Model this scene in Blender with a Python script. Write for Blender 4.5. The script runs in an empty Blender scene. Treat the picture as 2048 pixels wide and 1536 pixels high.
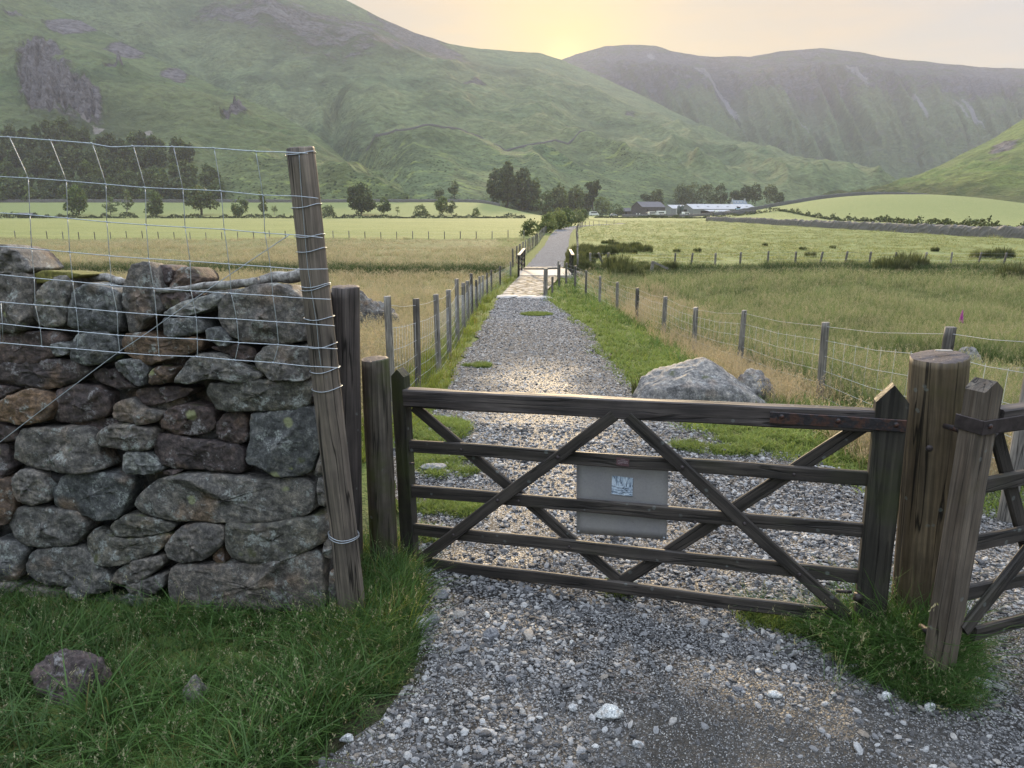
import bpy, math, random
import numpy as np
from mathutils import Vector, Matrix
rng = np.random.default_rng(7)
random.seed(7)
scene = bpy.context.scene
COL = scene.collection
rad = math.radians

# ------------------------------------------------------------------ camera, sky, sun, exposure
PITCH = rad(13.5); FPX = 1450.0; CAMZ = 2.2
cam_data = bpy.data.cameras.new('camera'); cam = bpy.data.objects.new('camera', cam_data); COL.objects.link(cam)
cam.location = (0, 0, CAMZ); cam.rotation_euler = (rad(90) - PITCH, 0, 0)
cam_data.sensor_width = 36; cam_data.lens = 36 * FPX / 2048; cam_data.clip_start = 0.05; cam_data.clip_end = 9000
scene.camera = cam
scene.view_settings.view_transform = 'Standard'; scene.view_settings.look = 'None'
scene.view_settings.exposure = 1.35; scene.view_settings.gamma = 1.0
scene.cycles.max_bounces = 6; scene.cycles.diffuse_bounces = 3; scene.cycles.glossy_bounces = 2
scene.cycles.transmission_bounces = 3; scene.cycles.volume_bounces = 0; scene.cycles.transparent_max_bounces = 6
SUN_EL, SUN_AZ = 15.5, 4.0        # degrees above the horizon, degrees right of straight ahead
world = bpy.data.worlds.new('World'); scene.world = world; world.use_nodes = True

def sky():
    nt = world.node_tree; nt.nodes.clear(); N = nt.nodes.new; L = nt.links.new
    out = N('ShaderNodeOutputWorld'); add = N('ShaderNodeAddShader'); L(add.outputs[0], out.inputs[0])
    st = N('ShaderNodeTexSky'); st.sky_type = 'NISHITA'; st.sun_disc = False
    st.sun_elevation = rad(SUN_EL); st.sun_rotation = rad(SUN_AZ); st.air_density = 1.0; st.dust_density = 0.2
    b1 = N('ShaderNodeBackground'); b1.inputs[1].default_value = 0.05; tn = N('ShaderNodeVectorMath'); tn.operation = 'MULTIPLY'; L(st.outputs[0], tn.inputs[0]); tn.inputs[1].default_value = (.42, .385, .34); L(tn.outputs[0], b1.inputs[0]); L(b1.outputs[0], add.inputs[0])
    tc = N('ShaderNodeTexCoord'); nrm = N('ShaderNodeVectorMath'); nrm.operation = 'NORMALIZE'; L(tc.outputs['Generated'], nrm.inputs[0])
    def M(op, a, b=None):
        m = N('ShaderNodeMath'); m.operation = op
        for i, v in enumerate((a, b)):
            if v is None: continue
            if isinstance(v, (int, float)): m.inputs[i].default_value = v
            else: L(v, m.inputs[i])
        return m.outputs[0]
    def dot(v):
        d = N('ShaderNodeVectorMath'); d.operation = 'DOT_PRODUCT'; L(nrm.outputs[0], d.inputs[0]); d.inputs[1].default_value = v
        return M('MAXIMUM', d.outputs['Value'], 0.0)
    def col(c, f):
        m = N('ShaderNodeVectorMath'); m.operation = 'SCALE'; m.inputs[0].default_value = c; L(f, m.inputs['Scale']); return m.outputs[0]
    def addv(a, b):
        m = N('ShaderNodeVectorMath'); m.operation = 'ADD'; L(a, m.inputs[0]); L(b, m.inputs[1]); return m.outputs[0]
    ga, ge = rad(3.9), rad(10.5)
    g = (math.sin(ga) * math.cos(ge), math.cos(ga) * math.cos(ge), math.sin(ge))
    d = dot(g)
    sep = N('ShaderNodeSeparateXYZ'); L(nrm.outputs[0], sep.inputs[0])
    z = M('MAXIMUM', sep.outputs[2], 0.0)
    front = M('POWER', d, 1.8)
    zen = M('POWER', z, 0.7)
    mp = N('ShaderNodeMapping'); L(nrm.outputs[0], mp.inputs[0]); mp.inputs['Scale'].default_value = (2.0, 2.0, 12.0); mp.inputs['Rotation'].default_value = (0, .12, 0)
    nz = N('ShaderNodeTexNoise'); L(mp.outputs[0], nz.inputs[0]); nz.inputs['Scale'].default_value = 2.3; nz.inputs['Detail'].default_value = 6; nz.inputs['Roughness'].default_value = .6
    nzr = N('ShaderNodeMapRange'); L(nz.outputs[0], nzr.inputs[0]); nzr.inputs[1].default_value = .45; nzr.inputs[2].default_value = .75; nzr.inputs[3].default_value = 0; nzr.inputs[4].default_value = 1
    up = N('ShaderNodeMapRange'); up.interpolation_type = 'SMOOTHSTEP'; L(z, up.inputs[0]); up.inputs[1].default_value = .40; up.inputs[2].default_value = .85
    c = addv(col((.202, .225, .262), M('ADD', 0.36, M('MULTIPLY', up.outputs[0], 4.4))), col((.035, .0, -.01), front))
    c = addv(c, col((.02, -.02, -.11), M('POWER', d, 9.0)))
    c = addv(c, col((.07, .05, -.05), M('POWER', d, 200.0)))
    c = addv(c, col((.12, .1, .03), M('POWER', d, 4000.0)))
    c = addv(c, col((.07, .02, -.03), M('MULTIPLY', nzr.outputs[0], front)))
    b2 = N('ShaderNodeBackground'); L(c, b2.inputs[0]); b2.inputs[1].default_value = 1.0; L(b2.outputs[0], add.inputs[1])
sky()
sun_d = bpy.data.lights.new('sun', 'SUN'); sun_d.energy = 3.0; sun_d.angle = rad(6); sun_d.color = (1, .76, .46)
sun = bpy.data.objects.new('sun', sun_d); COL.objects.link(sun); sun.location = (0, -3, 30)
_s = Vector((math.sin(rad(SUN_AZ)) * math.cos(rad(SUN_EL)), math.cos(rad(SUN_AZ)) * math.cos(rad(SUN_EL)), math.sin(rad(SUN_EL))))
sun.rotation_euler = _s.to_track_quat('Z', 'Y').to_euler()

# ------------------------------------------------------------------ maths helpers
def P(px, py, Y):
    """real-world point seen at photo pixel (2048 wide) at forward distance Y"""
    a = (np.asarray(px, float) - 1024) / FPX; b = (768 - np.asarray(py, float)) / FPX
    dy = math.cos(PITCH) + b * math.sin(PITCH); dz = -math.sin(PITCH) + b * math.cos(PITCH)
    return np.stack(np.broadcast_arrays(a / dy * Y, Y + 0 * a, CAMZ + dz / dy * Y), -1)
def ray(px, py):
    p = P(px, py, 1.0); return p - np.array([0, 0, CAMZ])
def on_plane(px, py, p0, n):
    d = ray(px, py); o = np.array([0, 0, CAMZ]); t = np.dot(np.asarray(p0) - o, n) / np.dot(d, n); return o + d * t
def S(x):
    x = np.clip(x, 0, 1); return x * x * (3 - 2 * x)
def _h(ix, iy, iz):
    n = (ix.astype(np.int64) * 374761393 + iy.astype(np.int64) * 668265263 + iz.astype(np.int64) * 2147483647) & 0xffffffff
    n = ((n ^ (n >> 13)) * 1274126177) & 0xffffffff
    return ((n ^ (n >> 16)) & 0xffff) / 65535.0
def noise(p):
    p = np.asarray(p, float)
    if p.shape[-1] == 2: p = np.concatenate([p, np.zeros(p.shape[:-1] + (1,))], -1)
    i = np.floor(p); f = p - i; f = f * f * (3 - 2 * f); i = i.astype(np.int64)
    r = 0
    for a in (0, 1):
        for b in (0, 1):
            for c in (0, 1):
                w = (f[..., 0] if a else 1 - f[..., 0]) * (f[..., 1] if b else 1 - f[..., 1]) * (f[..., 2] if c else 1 - f[..., 2])
                r = r + w * _h(i[..., 0] + a, i[..., 1] + b, i[..., 2] + c)
    return r * 2 - 1
def fbm(p, o=4, g=.5):
    p = np.asarray(p, float); r = 0; a = 1
    for k in range(o):
        r = r + a * noise(p + 17.3 * k); p = p * 2.03; a *= g
    return r

# ------------------------------------------------------------------ object helpers
def mk(name, V, F, mat, parent=None, smooth=True, loc=None, mw=None, attrs=None):
    """link ONE mesh object. V in world coordinates unless mw (a local-to-world matrix) is given"""
    V = np.asarray(V, float).reshape(-1, 3)
    me = bpy.data.meshes.new(name)
    if isinstance(F, np.ndarray):
        k = F.shape[1]; n = len(F)
        me.vertices.add(len(V)); me.vertices.foreach_set('co', V.astype(np.float32).ravel())
        me.loops.add(n * k); me.loops.foreach_set('vertex_index', F.astype(np.int32).ravel())
        me.polygons.add(n); me.polygons.foreach_set('loop_start', np.arange(0, n * k, k, dtype=np.int32))
        me.update(calc_edges=True)
    else:
        me.from_pydata([tuple(v) for v in V], [], [tuple(int(i) for i in f) for f in F])
    me.polygons.foreach_set('use_smooth', [smooth] * len(me.polygons))
    for k_, a in (attrs or {}).items():
        at = me.attributes.new(k_, 'FLOAT', 'POINT'); at.data.foreach_set('value', np.asarray(a, np.float32).ravel())
    if mat:
        for m in (mat if isinstance(mat, (list, tuple)) else [mat]): me.materials.append(m)
    o = bpy.data.objects.new(name, me); COL.objects.link(o)
    if mw is not None: o.matrix_world = mw
    elif loc is not None:
        me.transform(Matrix.Translation(-Vector(loc))); o.location = loc
    if parent is not None:
        o.parent = parent; o.matrix_parent_inverse = Matrix.Translation(Vector(parent.location)).inverted() if 'rotz' not in parent else Matrix.Identity(4)
    return o
def tag(o, label, cat, group=None, kind=None):
    if label: o['label'] = label
    if cat: o['category'] = cat
    if group: o['group'] = group
    if kind: o['kind'] = kind
    return o
def empty(name, loc, label, cat, group=None):
    e = bpy.data.objects.new(name, None); COL.objects.link(e); e.location = tuple(float(c) for c in loc); e.empty_display_size = .2
    return tag(e, label, cat, group)
def dup(root, loc, rotz=0.0, scale=1.0, label=None, group=None):
    r = root.copy(); COL.objects.link(r); r.location = tuple(float(c) for c in loc); r.rotation_euler = (0, 0, rotz)
    r.scale = (scale,) * 3 if not hasattr(scale, '__len__') else scale
    if label: r['label'] = label
    if group: r['group'] = group
    for ch in list(root.children):
        c = ch.copy(); COL.objects.link(c); c.parent = r
        for g in list(ch.children):
            q = g.copy(); COL.objects.link(q); q.parent = c
    return r
def merge(parts):
    V = []; F = []; n = 0
    for v, f in parts:
        v = np.asarray(v, float); V.append(v); F += [tuple(int(i) + n for i in q) for q in f]; n += len(v)
    return np.concatenate(V), F
def tube(pts, r, n=6, cap=True):
    pts = np.asarray(pts, float); m = len(pts); r = np.broadcast_to(np.asarray(r, float), (m,))
    V = []; up = None
    for i in range(m):
        t = pts[min(i + 1, m - 1)] - pts[max(i - 1, 0)]; t = t / (np.linalg.norm(t) + 1e-9)
        if up is None:
            up = np.array([0, 0, 1.]) if abs(t[2]) < .9 else np.array([1., 0, 0])
        a = np.cross(t, up); a /= np.linalg.norm(a) + 1e-9; b = np.cross(a, t); up = b
        for k in range(n):
            an = 2 * math.pi * k / n; V.append(pts[i] + r[i] * (math.cos(an) * a + math.sin(an) * b))
    F = [(i * n + k, i * n + (k + 1) % n, (i + 1) * n + (k + 1) % n, (i + 1) * n + k) for i in range(m - 1) for k in range(n)]
    if cap: F += [tuple(range(n))[::-1], tuple((m - 1) * n + k for k in range(n))]
    return np.array(V), F
def box(c, s, rz=0.0):
    V = np.array([(x, y, z) for x in (-.5, .5) for y in (-.5, .5) for z in (-.5, .5)]) * np.array(s)
    R = np.array([[math.cos(rz), -math.sin(rz), 0], [math.sin(rz), math.cos(rz), 0], [0, 0, 1]])
    return V @ R.T + np.array(c), [(0, 1, 3, 2), (4, 6, 7, 5), (0, 4, 5, 1), (2, 3, 7, 6), (0, 2, 6, 4), (1, 5, 7, 3)]
def grid_faces(nr, nc, wrap=False):
    i, j = np.meshgrid(np.arange(nr - 1), np.arange(nc if wrap else nc - 1), indexing='ij'); j2 = (j + 1) % nc
    return np.stack([i * nc + j, i * nc + j2, (i + 1) * nc + j2, (i + 1) * nc + j], -1).reshape(-1, 4)

# ------------------------------------------------------------------ materials
class G:
    def __init__(s, name):
        s.m = bpy.data.materials.new(name); s.m.use_nodes = True; s.nt = s.m.node_tree; s.nt.nodes.clear()
        s.out = s.nt.nodes.new('ShaderNodeOutputMaterial')
    def n(s, t, **kw):
        x = s.nt.nodes.new(t)
        for k, v in kw.items(): setattr(x, k, v)
        return x
    def l(s, a, b): s.nt.links.new(a, b)
    def setv(s, sock, v):
        if isinstance(v, bpy.types.NodeSocket): s.l(v, sock)
        elif isinstance(v, tuple) and len(v) == 3 and sock.type == 'RGBA': sock.default_value = v + (1,)
        else: sock.default_value = v
    def obj(s): return s.n('ShaderNodeTexCoord').outputs['Object']
    def pos(s): return s.n('ShaderNodeNewGeometry').outputs['Position']
    def rnd(s): return s.n('ShaderNodeObjectInfo').outputs['Random']
    def attr(s, a):
        x = s.n('ShaderNodeAttribute'); x.attribute_name = a; return x.outputs['Fac']
    def math(s, op, a, b=0.0):
        x = s.n('ShaderNodeMath', operation=op); s.setv(x.inputs[0], a); s.setv(x.inputs[1], b); return x.outputs[0]
    def vadd(s, a, f, mul=37.0):
        c = s.n('ShaderNodeCombineXYZ'); m = s.math('MULTIPLY', f, mul)
        for i in range(3): s.l(m, c.inputs[i])
        v = s.n('ShaderNodeVectorMath', operation='ADD'); s.l(a, v.inputs[0]); s.l(c.outputs[0], v.inputs[1]); return v.outputs[0]
    def map(s, v, sc, rot=(0, 0, 0)):
        m = s.n('ShaderNodeMapping'); s.l(v, m.inputs[0]); m.inputs['Scale'].default_value = sc; m.inputs['Rotation'].default_value = rot; return m.outputs[0]
    def noise(s, v, scale, detail=4, rough=.55, dist=0.0):
        x = s.n('ShaderNodeTexNoise'); s.l(v, x.inputs['Vector']); x.inputs['Scale'].default_value = scale
        x.inputs['Detail'].default_value = detail; x.inputs['Roughness'].default_value = rough; x.inputs['Distortion'].default_value = dist
        return x.outputs[0]
    def vor(s, v, scale, feat='F1', out=0):
        x = s.n('ShaderNodeTexVoronoi', feature=feat); s.l(v, x.inputs['Vector']); x.inputs['Scale'].default_value = scale; return x.outputs[out]
    def rng(s, v, a, b, c=0.0, d=1.0):
        x = s.n('ShaderNodeMapRange'); s.setv(x.inputs[0], v)
        for i, q in enumerate((a, b, c, d)): x.inputs[i + 1].default_value = q
        return x.outputs[0]
    def ramp(s, v, stops):
        x = s.n('ShaderNodeValToRGB'); s.l(v, x.inputs[0]); e = x.color_ramp.elements
        while len(e) < len(stops): e.new(.5)
        for k, (p, c) in enumerate(stops): e[k].position = p; e[k].color = tuple(c) + (1,)
        return x.outputs[0]
    def mix(s, f, a, b):
        x = s.n('ShaderNodeMix', data_type='RGBA'); s.setv(x.inputs[0], f); s.setv(x.inputs[6], a); s.setv(x.inputs[7], b); return x.outputs[2]
    def mul(s, a, b):
        x = s.n('ShaderNodeMix', data_type='RGBA', blend_type='MULTIPLY'); x.inputs[0].default_value = 1; s.setv(x.inputs[6], a); s.setv(x.inputs[7], b); return x.outputs[2]
    def bump(s, h, st=.5, dist=.01, nrm=None):
        x = s.n('ShaderNodeBump'); s.l(h, x.inputs['Height']); x.inputs['Strength'].default_value = st; x.inputs['Distance'].default_value = dist
        if nrm is not None: s.l(nrm, x.inputs['Normal'])
        return x.outputs[0]
    def bsdf(s, col, rough=.8, nrm=None, metal=0.0, spec=.5, trans=0.0, tcol=None):
        x = s.n('ShaderNodeBsdfPrincipled'); s.setv(x.inputs['Base Color'], col); s.setv(x.inputs['Roughness'], rough)
        x.inputs['Metallic'].default_value = metal; s.setv(x.inputs['Specular IOR Level'], spec)
        if nrm is not None: s.l(nrm, x.inputs['Normal'])
        if trans:
            t = s.n('ShaderNodeBsdfTranslucent'); s.setv(t.inputs[0], tcol if tcol is not None else col)
            m = s.n('ShaderNodeMixShader'); m.inputs[0].default_value = trans; s.l(x.outputs[0], m.inputs[1]); s.l(t.outputs[0], m.inputs[2])
            s.l(m.outputs[0], s.out.inputs[0])
        else: s.l(x.outputs[0], s.out.inputs[0])
        return s.m

def wet_mask(g):
    """damp, shiny ground: the trodden middle of the track and a few low patches by the gate"""
    p = g.pos(); sp = g.n('ShaderNodeSeparateXYZ'); g.l(p, sp.inputs[0]); n = g.noise(p, 1.1, 4, .6); n2 = g.noise(p, 7, 3, .6)
    u = g.math('ABSOLUTE', g.math('SUBTRACT', sp.outputs[0], .42)); lane = g.rng(g.math('ADD', u, g.math('MULTIPLY', g.math('SUBTRACT', n, .5), 1.6)), .95, .35)
    lane = g.math('MULTIPLY', lane, g.math('MULTIPLY', g.rng(sp.outputs[1], 13.5, 10.5), g.rng(sp.outputs[1], 3.6, 5.0)))
    near = g.math('MULTIPLY', g.rng(g.math('ADD', g.math('MULTIPLY', n, .75), g.math('MULTIPLY', n2, .25)), .47, .58), g.rng(sp.outputs[1], 6.0, 4.4))
    return g.math('MAXIMUM', g.math('MULTIPLY', lane, .72), near)
def rock_mat(name, cols, lichen=.5, moss=0.2, sc=1.0, yellow=True, lcol=(.30, .32, .30)):
    g = G(name); r = g.rnd(); o = g.vadd(g.obj(), r)
    base = g.ramp(g.math('FRACT', g.math('MULTIPLY', r, 7.31)), [(i / max(1, len(cols) - 1), c) for i, c in enumerate(cols)])
    n1 = g.noise(o, 7 * sc, 6, .65); n2 = g.noise(o, 28 * sc, 6, .7); n3 = g.noise(o, 90 * sc, 4, .7)
    c = g.mul(base, g.ramp(n1, [(.25, (.45, .45, .47)), (.5, (.95, .95, .95)), (.75, (1.5, 1.42, 1.3))]))
    c = g.mix(g.rng(g.noise(o, 3.3 * sc, 3, .5), .58, .70, 0, .55), c, (.19, .12, .07))            # iron stain
    c = g.mul(c, g.ramp(n2, [(.3, (.42, .42, .42)), (.5, (.95,) * 3), (.66, (1.7, 1.66, 1.6))])); c = g.mul(c, g.ramp(n3, [(.35, (.7,) * 3), (.65, (1.35,) * 3)]))
    lm = g.math('MULTIPLY', g.rng(g.noise(o, 11 * sc, 8, .75), .62 - .12 * lichen, .68 - .12 * lichen), g.rng(n3, .35, .55))
    c = g.mix(g.math('MULTIPLY', lm, .9), c, lcol)
    if yellow:
        v = g.vor(g.vadd(o, 0.37), 5.5 * sc); w = g.math('ADD', v, g.math('MULTIPLY', n2, .18))
        has = g.rng(g.math('FRACT', g.math('MULTIPLY', r, 13.7)), .62, .66); c = g.mix(g.math('MULTIPLY', g.math('MULTIPLY', g.rng(w, .27, .21), .65), has), c, (.30, .32, .15))
    nz = g.n('ShaderNodeNewGeometry').outputs['Normal']; sp = g.n('ShaderNodeSeparateXYZ'); g.l(nz, sp.inputs[0])
    mm = g.math('MULTIPLY', g.rng(g.math('ADD', g.noise(o, 5 * sc, 5, .6), g.math('MULTIPLY', sp.outputs[2], .10)), .72 - .2 * moss, .80 - .2 * moss), 1.0)
    c = g.mix(g.math('MULTIPLY', mm, .8), c, (.055, .062, .018))
    h = g.math('ADD', g.math('MULTIPLY', n1, .6), g.math('ADD', g.math('MULTIPLY', n2, .35), g.math('MULTIPLY', n3, .16)))
    return g.bsdf(c, g.rng(n2, .3, .7, .62, .9), g.bump(h, .9, .02 / sc), spec=.4)

def wood_mat(name, c1, c2, axis=2, green=.3, lich=.4, sc=1.0, crack=.5, greencol=(.05, .062, .012), end=False):
    g = G(name); o = g.vadd(g.obj(), g.rnd(), 11)
    s = [22., 22., 22.]; s[axis] = 1.1; s2 = [70., 70., 70.]; s2[axis] = 3.0
    n1 = g.noise(g.map(o, tuple(s)), sc, 5, .6, .6); n2 = g.noise(g.map(o, tuple(s2)), sc, 3, .6, .3); n3 = g.noise(o, 3.5, 4, .6)
    c = g.mix(g.rng(n1, .3, .7), c1, c2)
    c = g.mul(c, g.ramp(n2, [(.3, (.55, .55, .55)), (.55, (1, 1, 1)), (.75, (1.5, 1.46, 1.4))]))
    c = g.mul(c, g.ramp(n3, [(.3, (.65, .65, .65)), (.7, (1.3, 1.27, 1.22))]))
    s3 = [14., 14., 14.]; s3[axis] = .5
    cr = g.rng(g.math('ABSOLUTE', g.math('SUBTRACT', g.noise(g.map(g.vadd(o, .5), tuple(s3)), 1.0, 2, .5, .8), .5)), .004, .018)
    cr = g.math('MAXIMUM', cr, 1 - crack)
    c = g.mul(c, g.mix(cr, (.15, .15, .15), (1, 1, 1)))
    c = g.mix(g.math('MULTIPLY', g.rng(g.noise(g.vadd(o, .77), 2.6, 4, .6), .60 - .25 * green, .74 - .2 * green), .75 * min(1, green * 2)), c, greencol)
    k = g.vor(g.map(o, (1, 1, 1)), 16.0); km = g.math('MULTIPLY', g.rng(g.math('ADD', k, g.math('MULTIPLY', g.noise(o, 60, 4, .8), .3)), .34, .30), g.rng(g.noise(g.vadd(o, .2), 4, 2, .5), .62 - .1 * lich, .66 - .1 * lich))
    c = g.mix(g.math('MULTIPLY', km, .55), c, (.16, .18, .17))
    h = g.math('ADD', g.math('MULTIPLY', n1, .5), g.math('ADD', g.math('MULTIPLY', n2, .3), g.math('MULTIPLY', cr, .6)))
    if end:
        nl = g.n('ShaderNodeSeparateXYZ'); tn = g.n('ShaderNodeVectorTransform'); tn.vector_type = 'NORMAL'; tn.convert_from = 'WORLD'; tn.convert_to = 'OBJECT'; g.l(g.n('ShaderNodeNewGeometry').outputs['True Normal'], tn.inputs[0]); g.l(tn.outputs[0], nl.inputs[0])
        ring = g.noise(g.obj(), 130, 3, .7); c = g.mix(g.rng(nl.outputs[axis], .75, .85), c, g.mix(ring, (.030, .024, .024), (.12, .095, .09)))
    return g.bsdf(c, g.rng(n2, .3, .7, .5, .8), g.bump(h, .75, .006), spec=.35)

def grass_mat(name, base, tip, var=.3, trans=.45, dry=(.30, .22, .10), dryamt=.2, rough=.55, spec=.3, alt=None, altamt=.8, altsc=.13):
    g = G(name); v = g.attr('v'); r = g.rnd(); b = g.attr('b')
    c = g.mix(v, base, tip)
    if alt: c = g.mix(g.math('MULTIPLY', g.rng(g.noise(g.map(g.pos(), (.6, 1, 1)), altsc, 4, .65), .44, .60), altamt), c, g.mix(v, g.mul(alt, (.5, .6, .5)), alt))
    c = g.mix(g.math('MULTIPLY', g.rng(b, 1 - dryamt - .08, 1 - dryamt + .02), .85), c, dry)
    pn = g.noise(g.pos(), .9, 3, .6)
    c = g.mul(c, g.ramp(g.math('MULTIPLY', g.math('ADD', g.rng(pn, .3, .7), r), .5), [(.15, (1 - var,) * 3), (.85, (1 + var, 1 + var * .9, 1 + var * .4))]))
    sh = g.attr('h')
    c = g.mix(sh, c, (.36, .32, .20))
    return g.bsdf(c, rough, spec=spec, trans=trans)
def plain(name, col, rough=.6, metal=0.0, bumps=0.0, var=.2, scale=30):
    g = G(name); o = g.obj(); n = g.noise(o, scale, 4, .6)
    c = g.mul(col, g.ramp(n, [(.3, (1 - var,) * 3), (.7, (1 + var,) * 3)]))
    return g.bsdf(c, rough, g.bump(n, .4, .004) if bumps else None, metal=metal)

# ------------------------------------------------------------------ the lie of the land
_Y = [-40, 0, 2.3, 4, 7.3, 10, 14, 18, 23, 29, 34, 45, 80, 400]
_Z = [.6, .1, .05, .0, -.06, -.23, -.52, -.70, -.92, -1.22, -1.28, -1.34, -1.4, -1.4]
def path_c(y):      # centre and half width of the stone path
    return (np.interp(y, [0, 4, 6.4, 7.3, 10.5, 13.6, 18, 23, 28, 31, 40, 45, 78, 110, 137, 160, 175, 200], [.6, .9, .7, .5, .42, .46, .6, .5, .38, .55, 1.65, 1.95, 4.75, 7.2, 9.7, 13.0, 17.5, 30.0]),
            np.interp(y, [0, 4, 6.4, 7.3, 10.5, 13.6, 18, 23, 28, 31, 40, 78, 137, 200], [3.0, 2.8, 1.9, 1.45, 1.28, 1.34, 1.36, 1.12, .92, .9, 1.15, 1.25, 1.6, 1.2]))
def gz(x, y):
    x = np.asarray(x, float); y = np.asarray(y, float)
    z = np.interp(y, _Y, _Z)
    z = z - .32 * S((x - 2.3) / 2.5) * S((y - 7) / 4) * (1 - S((y - 24) / 12))
    pc, pw = path_c(y)
    off = S((np.abs(x - pc) - pw) / 2.0)
    n = fbm(np.stack([x / 6, y / 6], -1), 3)
    z = z + off * n * (.05 + .10 * S((y - 40) / 20)) * S((y - 3) / 4) * (1 - .5 * S((y - 200) / 100))
    z = z - .75 * np.exp(-((y - 42.3 - 1.2 * np.sin(x / 9)) / 1.5) ** 2) * S((np.abs(x - 1.8) - 1.1) / 1.2) * S(1.5 - np.abs(x) / 60)
    z = z + 8.0 * S((y - 335) / 110) * S((25 - x) / 50)
    z = z + 5.0 * np.exp(-((x - 158) / 26) ** 2 - ((y - 528) / 26) ** 2)
    r = np.sqrt(((x - 172) / 88) ** 2 + ((y - 335) / 105) ** 2)
    z = z + 10.2 * S(1.08 - r)* 1.0
    z = z + 7.0 * S((y - 380) / 60) * (1 - S((y - 480) / 120)) * 0
    return z
def Gr(px, py, y0=1.5, y1=600):
    """where the line of sight through a photo pixel meets the ground"""
    Y = np.geomspace(y0, y1, 1500); p = P(px, py, Y); d = p[:, 2] - gz(p[:, 0], p[:, 1])
    i = np.argmax(d < 0)
    if d[i] >= 0: i = len(Y) - 1
    q = P(px, py, Y[i]); return np.array([q[0], q[1], float(gz(q[0], q[1]))])
def solveY(px, py, h, y0=4, y1=420):
    Y = np.geomspace(y0, y1, 1200); p = P(px, py, Y); d = p[:, 2] - gz(p[:, 0], p[:, 1]) - h
    s = np.where(d < 0)[0]; return float(Y[s[0]]) if len(s) else float(Y[np.argmin(np.abs(d))])

def ground_mat():
    g = G('meadow_soil_and_turf'); p = g.pos(); sp = g.n('ShaderNodeSeparateXYZ'); g.l(p, sp.inputs[0])
    n1 = g.noise(p, .35, 5, .6); n2 = g.noise(g.map(p, (1, .35, 1)), 2.2, 5, .65); n3 = g.noise(p, 14, 4, .6)
    turf = g.mix(n2, (.07, .095, .025), (.13, .17, .045))
    c = g.mix(g.attr('hay'), turf, g.mix(n2, (.13, .14, .055), (.23, .22, .11)))
    past = g.mix(g.rng(n2, .3, .7), (.17, .205, .075), (.225, .25, .095)); past = g.mix(g.rng(n1, .35, .65, 0, .5), past, (.225, .24, .095))
    c = g.mix(g.attr('pasture'), c, past)
    c = g.mix(g.attr('bright'), c, g.mix(g.rng(g.math('ADD', g.math('MULTIPLY', n2, .5), g.math('MULTIPLY', g.noise(g.map(p, (.25, 1, 1)), .09, 4, .6), .5)), .38, .62), (.19, .21, .075), (.25, .26, .098)))
    c = g.mul(c, g.ramp(n3, [(.3, (.75,) * 3), (.7, (1.25,) * 3)]))
    c = g.mix(g.attr('soil'), c, g.mix(n3, (.03, .026, .018), (.07, .06, .045)))
    h = g.math('ADD', n3, g.math('MULTIPLY', n2, 3.0))
    return g.bsdf(c, .9, g.bump(h, .8, .12), spec=.15)
def build_ground():
    ys = np.concatenate([-np.geomspace(40, .5, 20), np.linspace(0, 12, 120), np.geomspace(12.1, 620, 330)])
    t = np.linspace(-1, 1, 420); xs0 = np.sign(t) * (np.abs(t) ** 1.6)
    W = 6 + np.abs(ys) * 1.15 + 10
    X = xs0[None, :] * W[:, None] + S(ys / 300)[:, None] * 0; Yg = np.repeat(ys[:, None], len(t), 1)
    Z = gz(X, Yg)
    pc, pw = path_c(Yg)
    e = fbm(np.stack([X / 1.3, Yg / 1.3], -1), 3) * .5
    hay = S((-1.0 + e - X) / .8) * S((Yg - 7) / 2) * S((94 + e * 2 - Yg) / 1.5)
    hay = np.maximum(hay, S((X - 4) / 1.5) * S((Yg - 5) / 2) * S((46 - Yg) / 2) * .55)
    past = S((Yg - 46 - e * 2) / 2) * S((X - pc - pw - .5) / 1.0)
    past = np.maximum(past, S((Yg - 320) / 3)); bright = S((Yg - 94 - e) / 1.5) * S((324 - Yg) / 3) * S((pc - pw - 1.0 - X) / 1.5)
    soil = S((6 - Yg) / 2) * S(1 - (X < -1.2) * 1.0) * .9 * (Yg > -5)
    V = np.stack([X, Yg, Z], -1).reshape(-1, 3)
    o = mk('ground', V, grid_faces(len(ys), len(t))[:, ::-1], ground_mat(), attrs=dict(hay=hay, pasture=past, bright=bright, soil=soil))
    tag(o, None, None, kind='structure')
build_ground()

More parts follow.
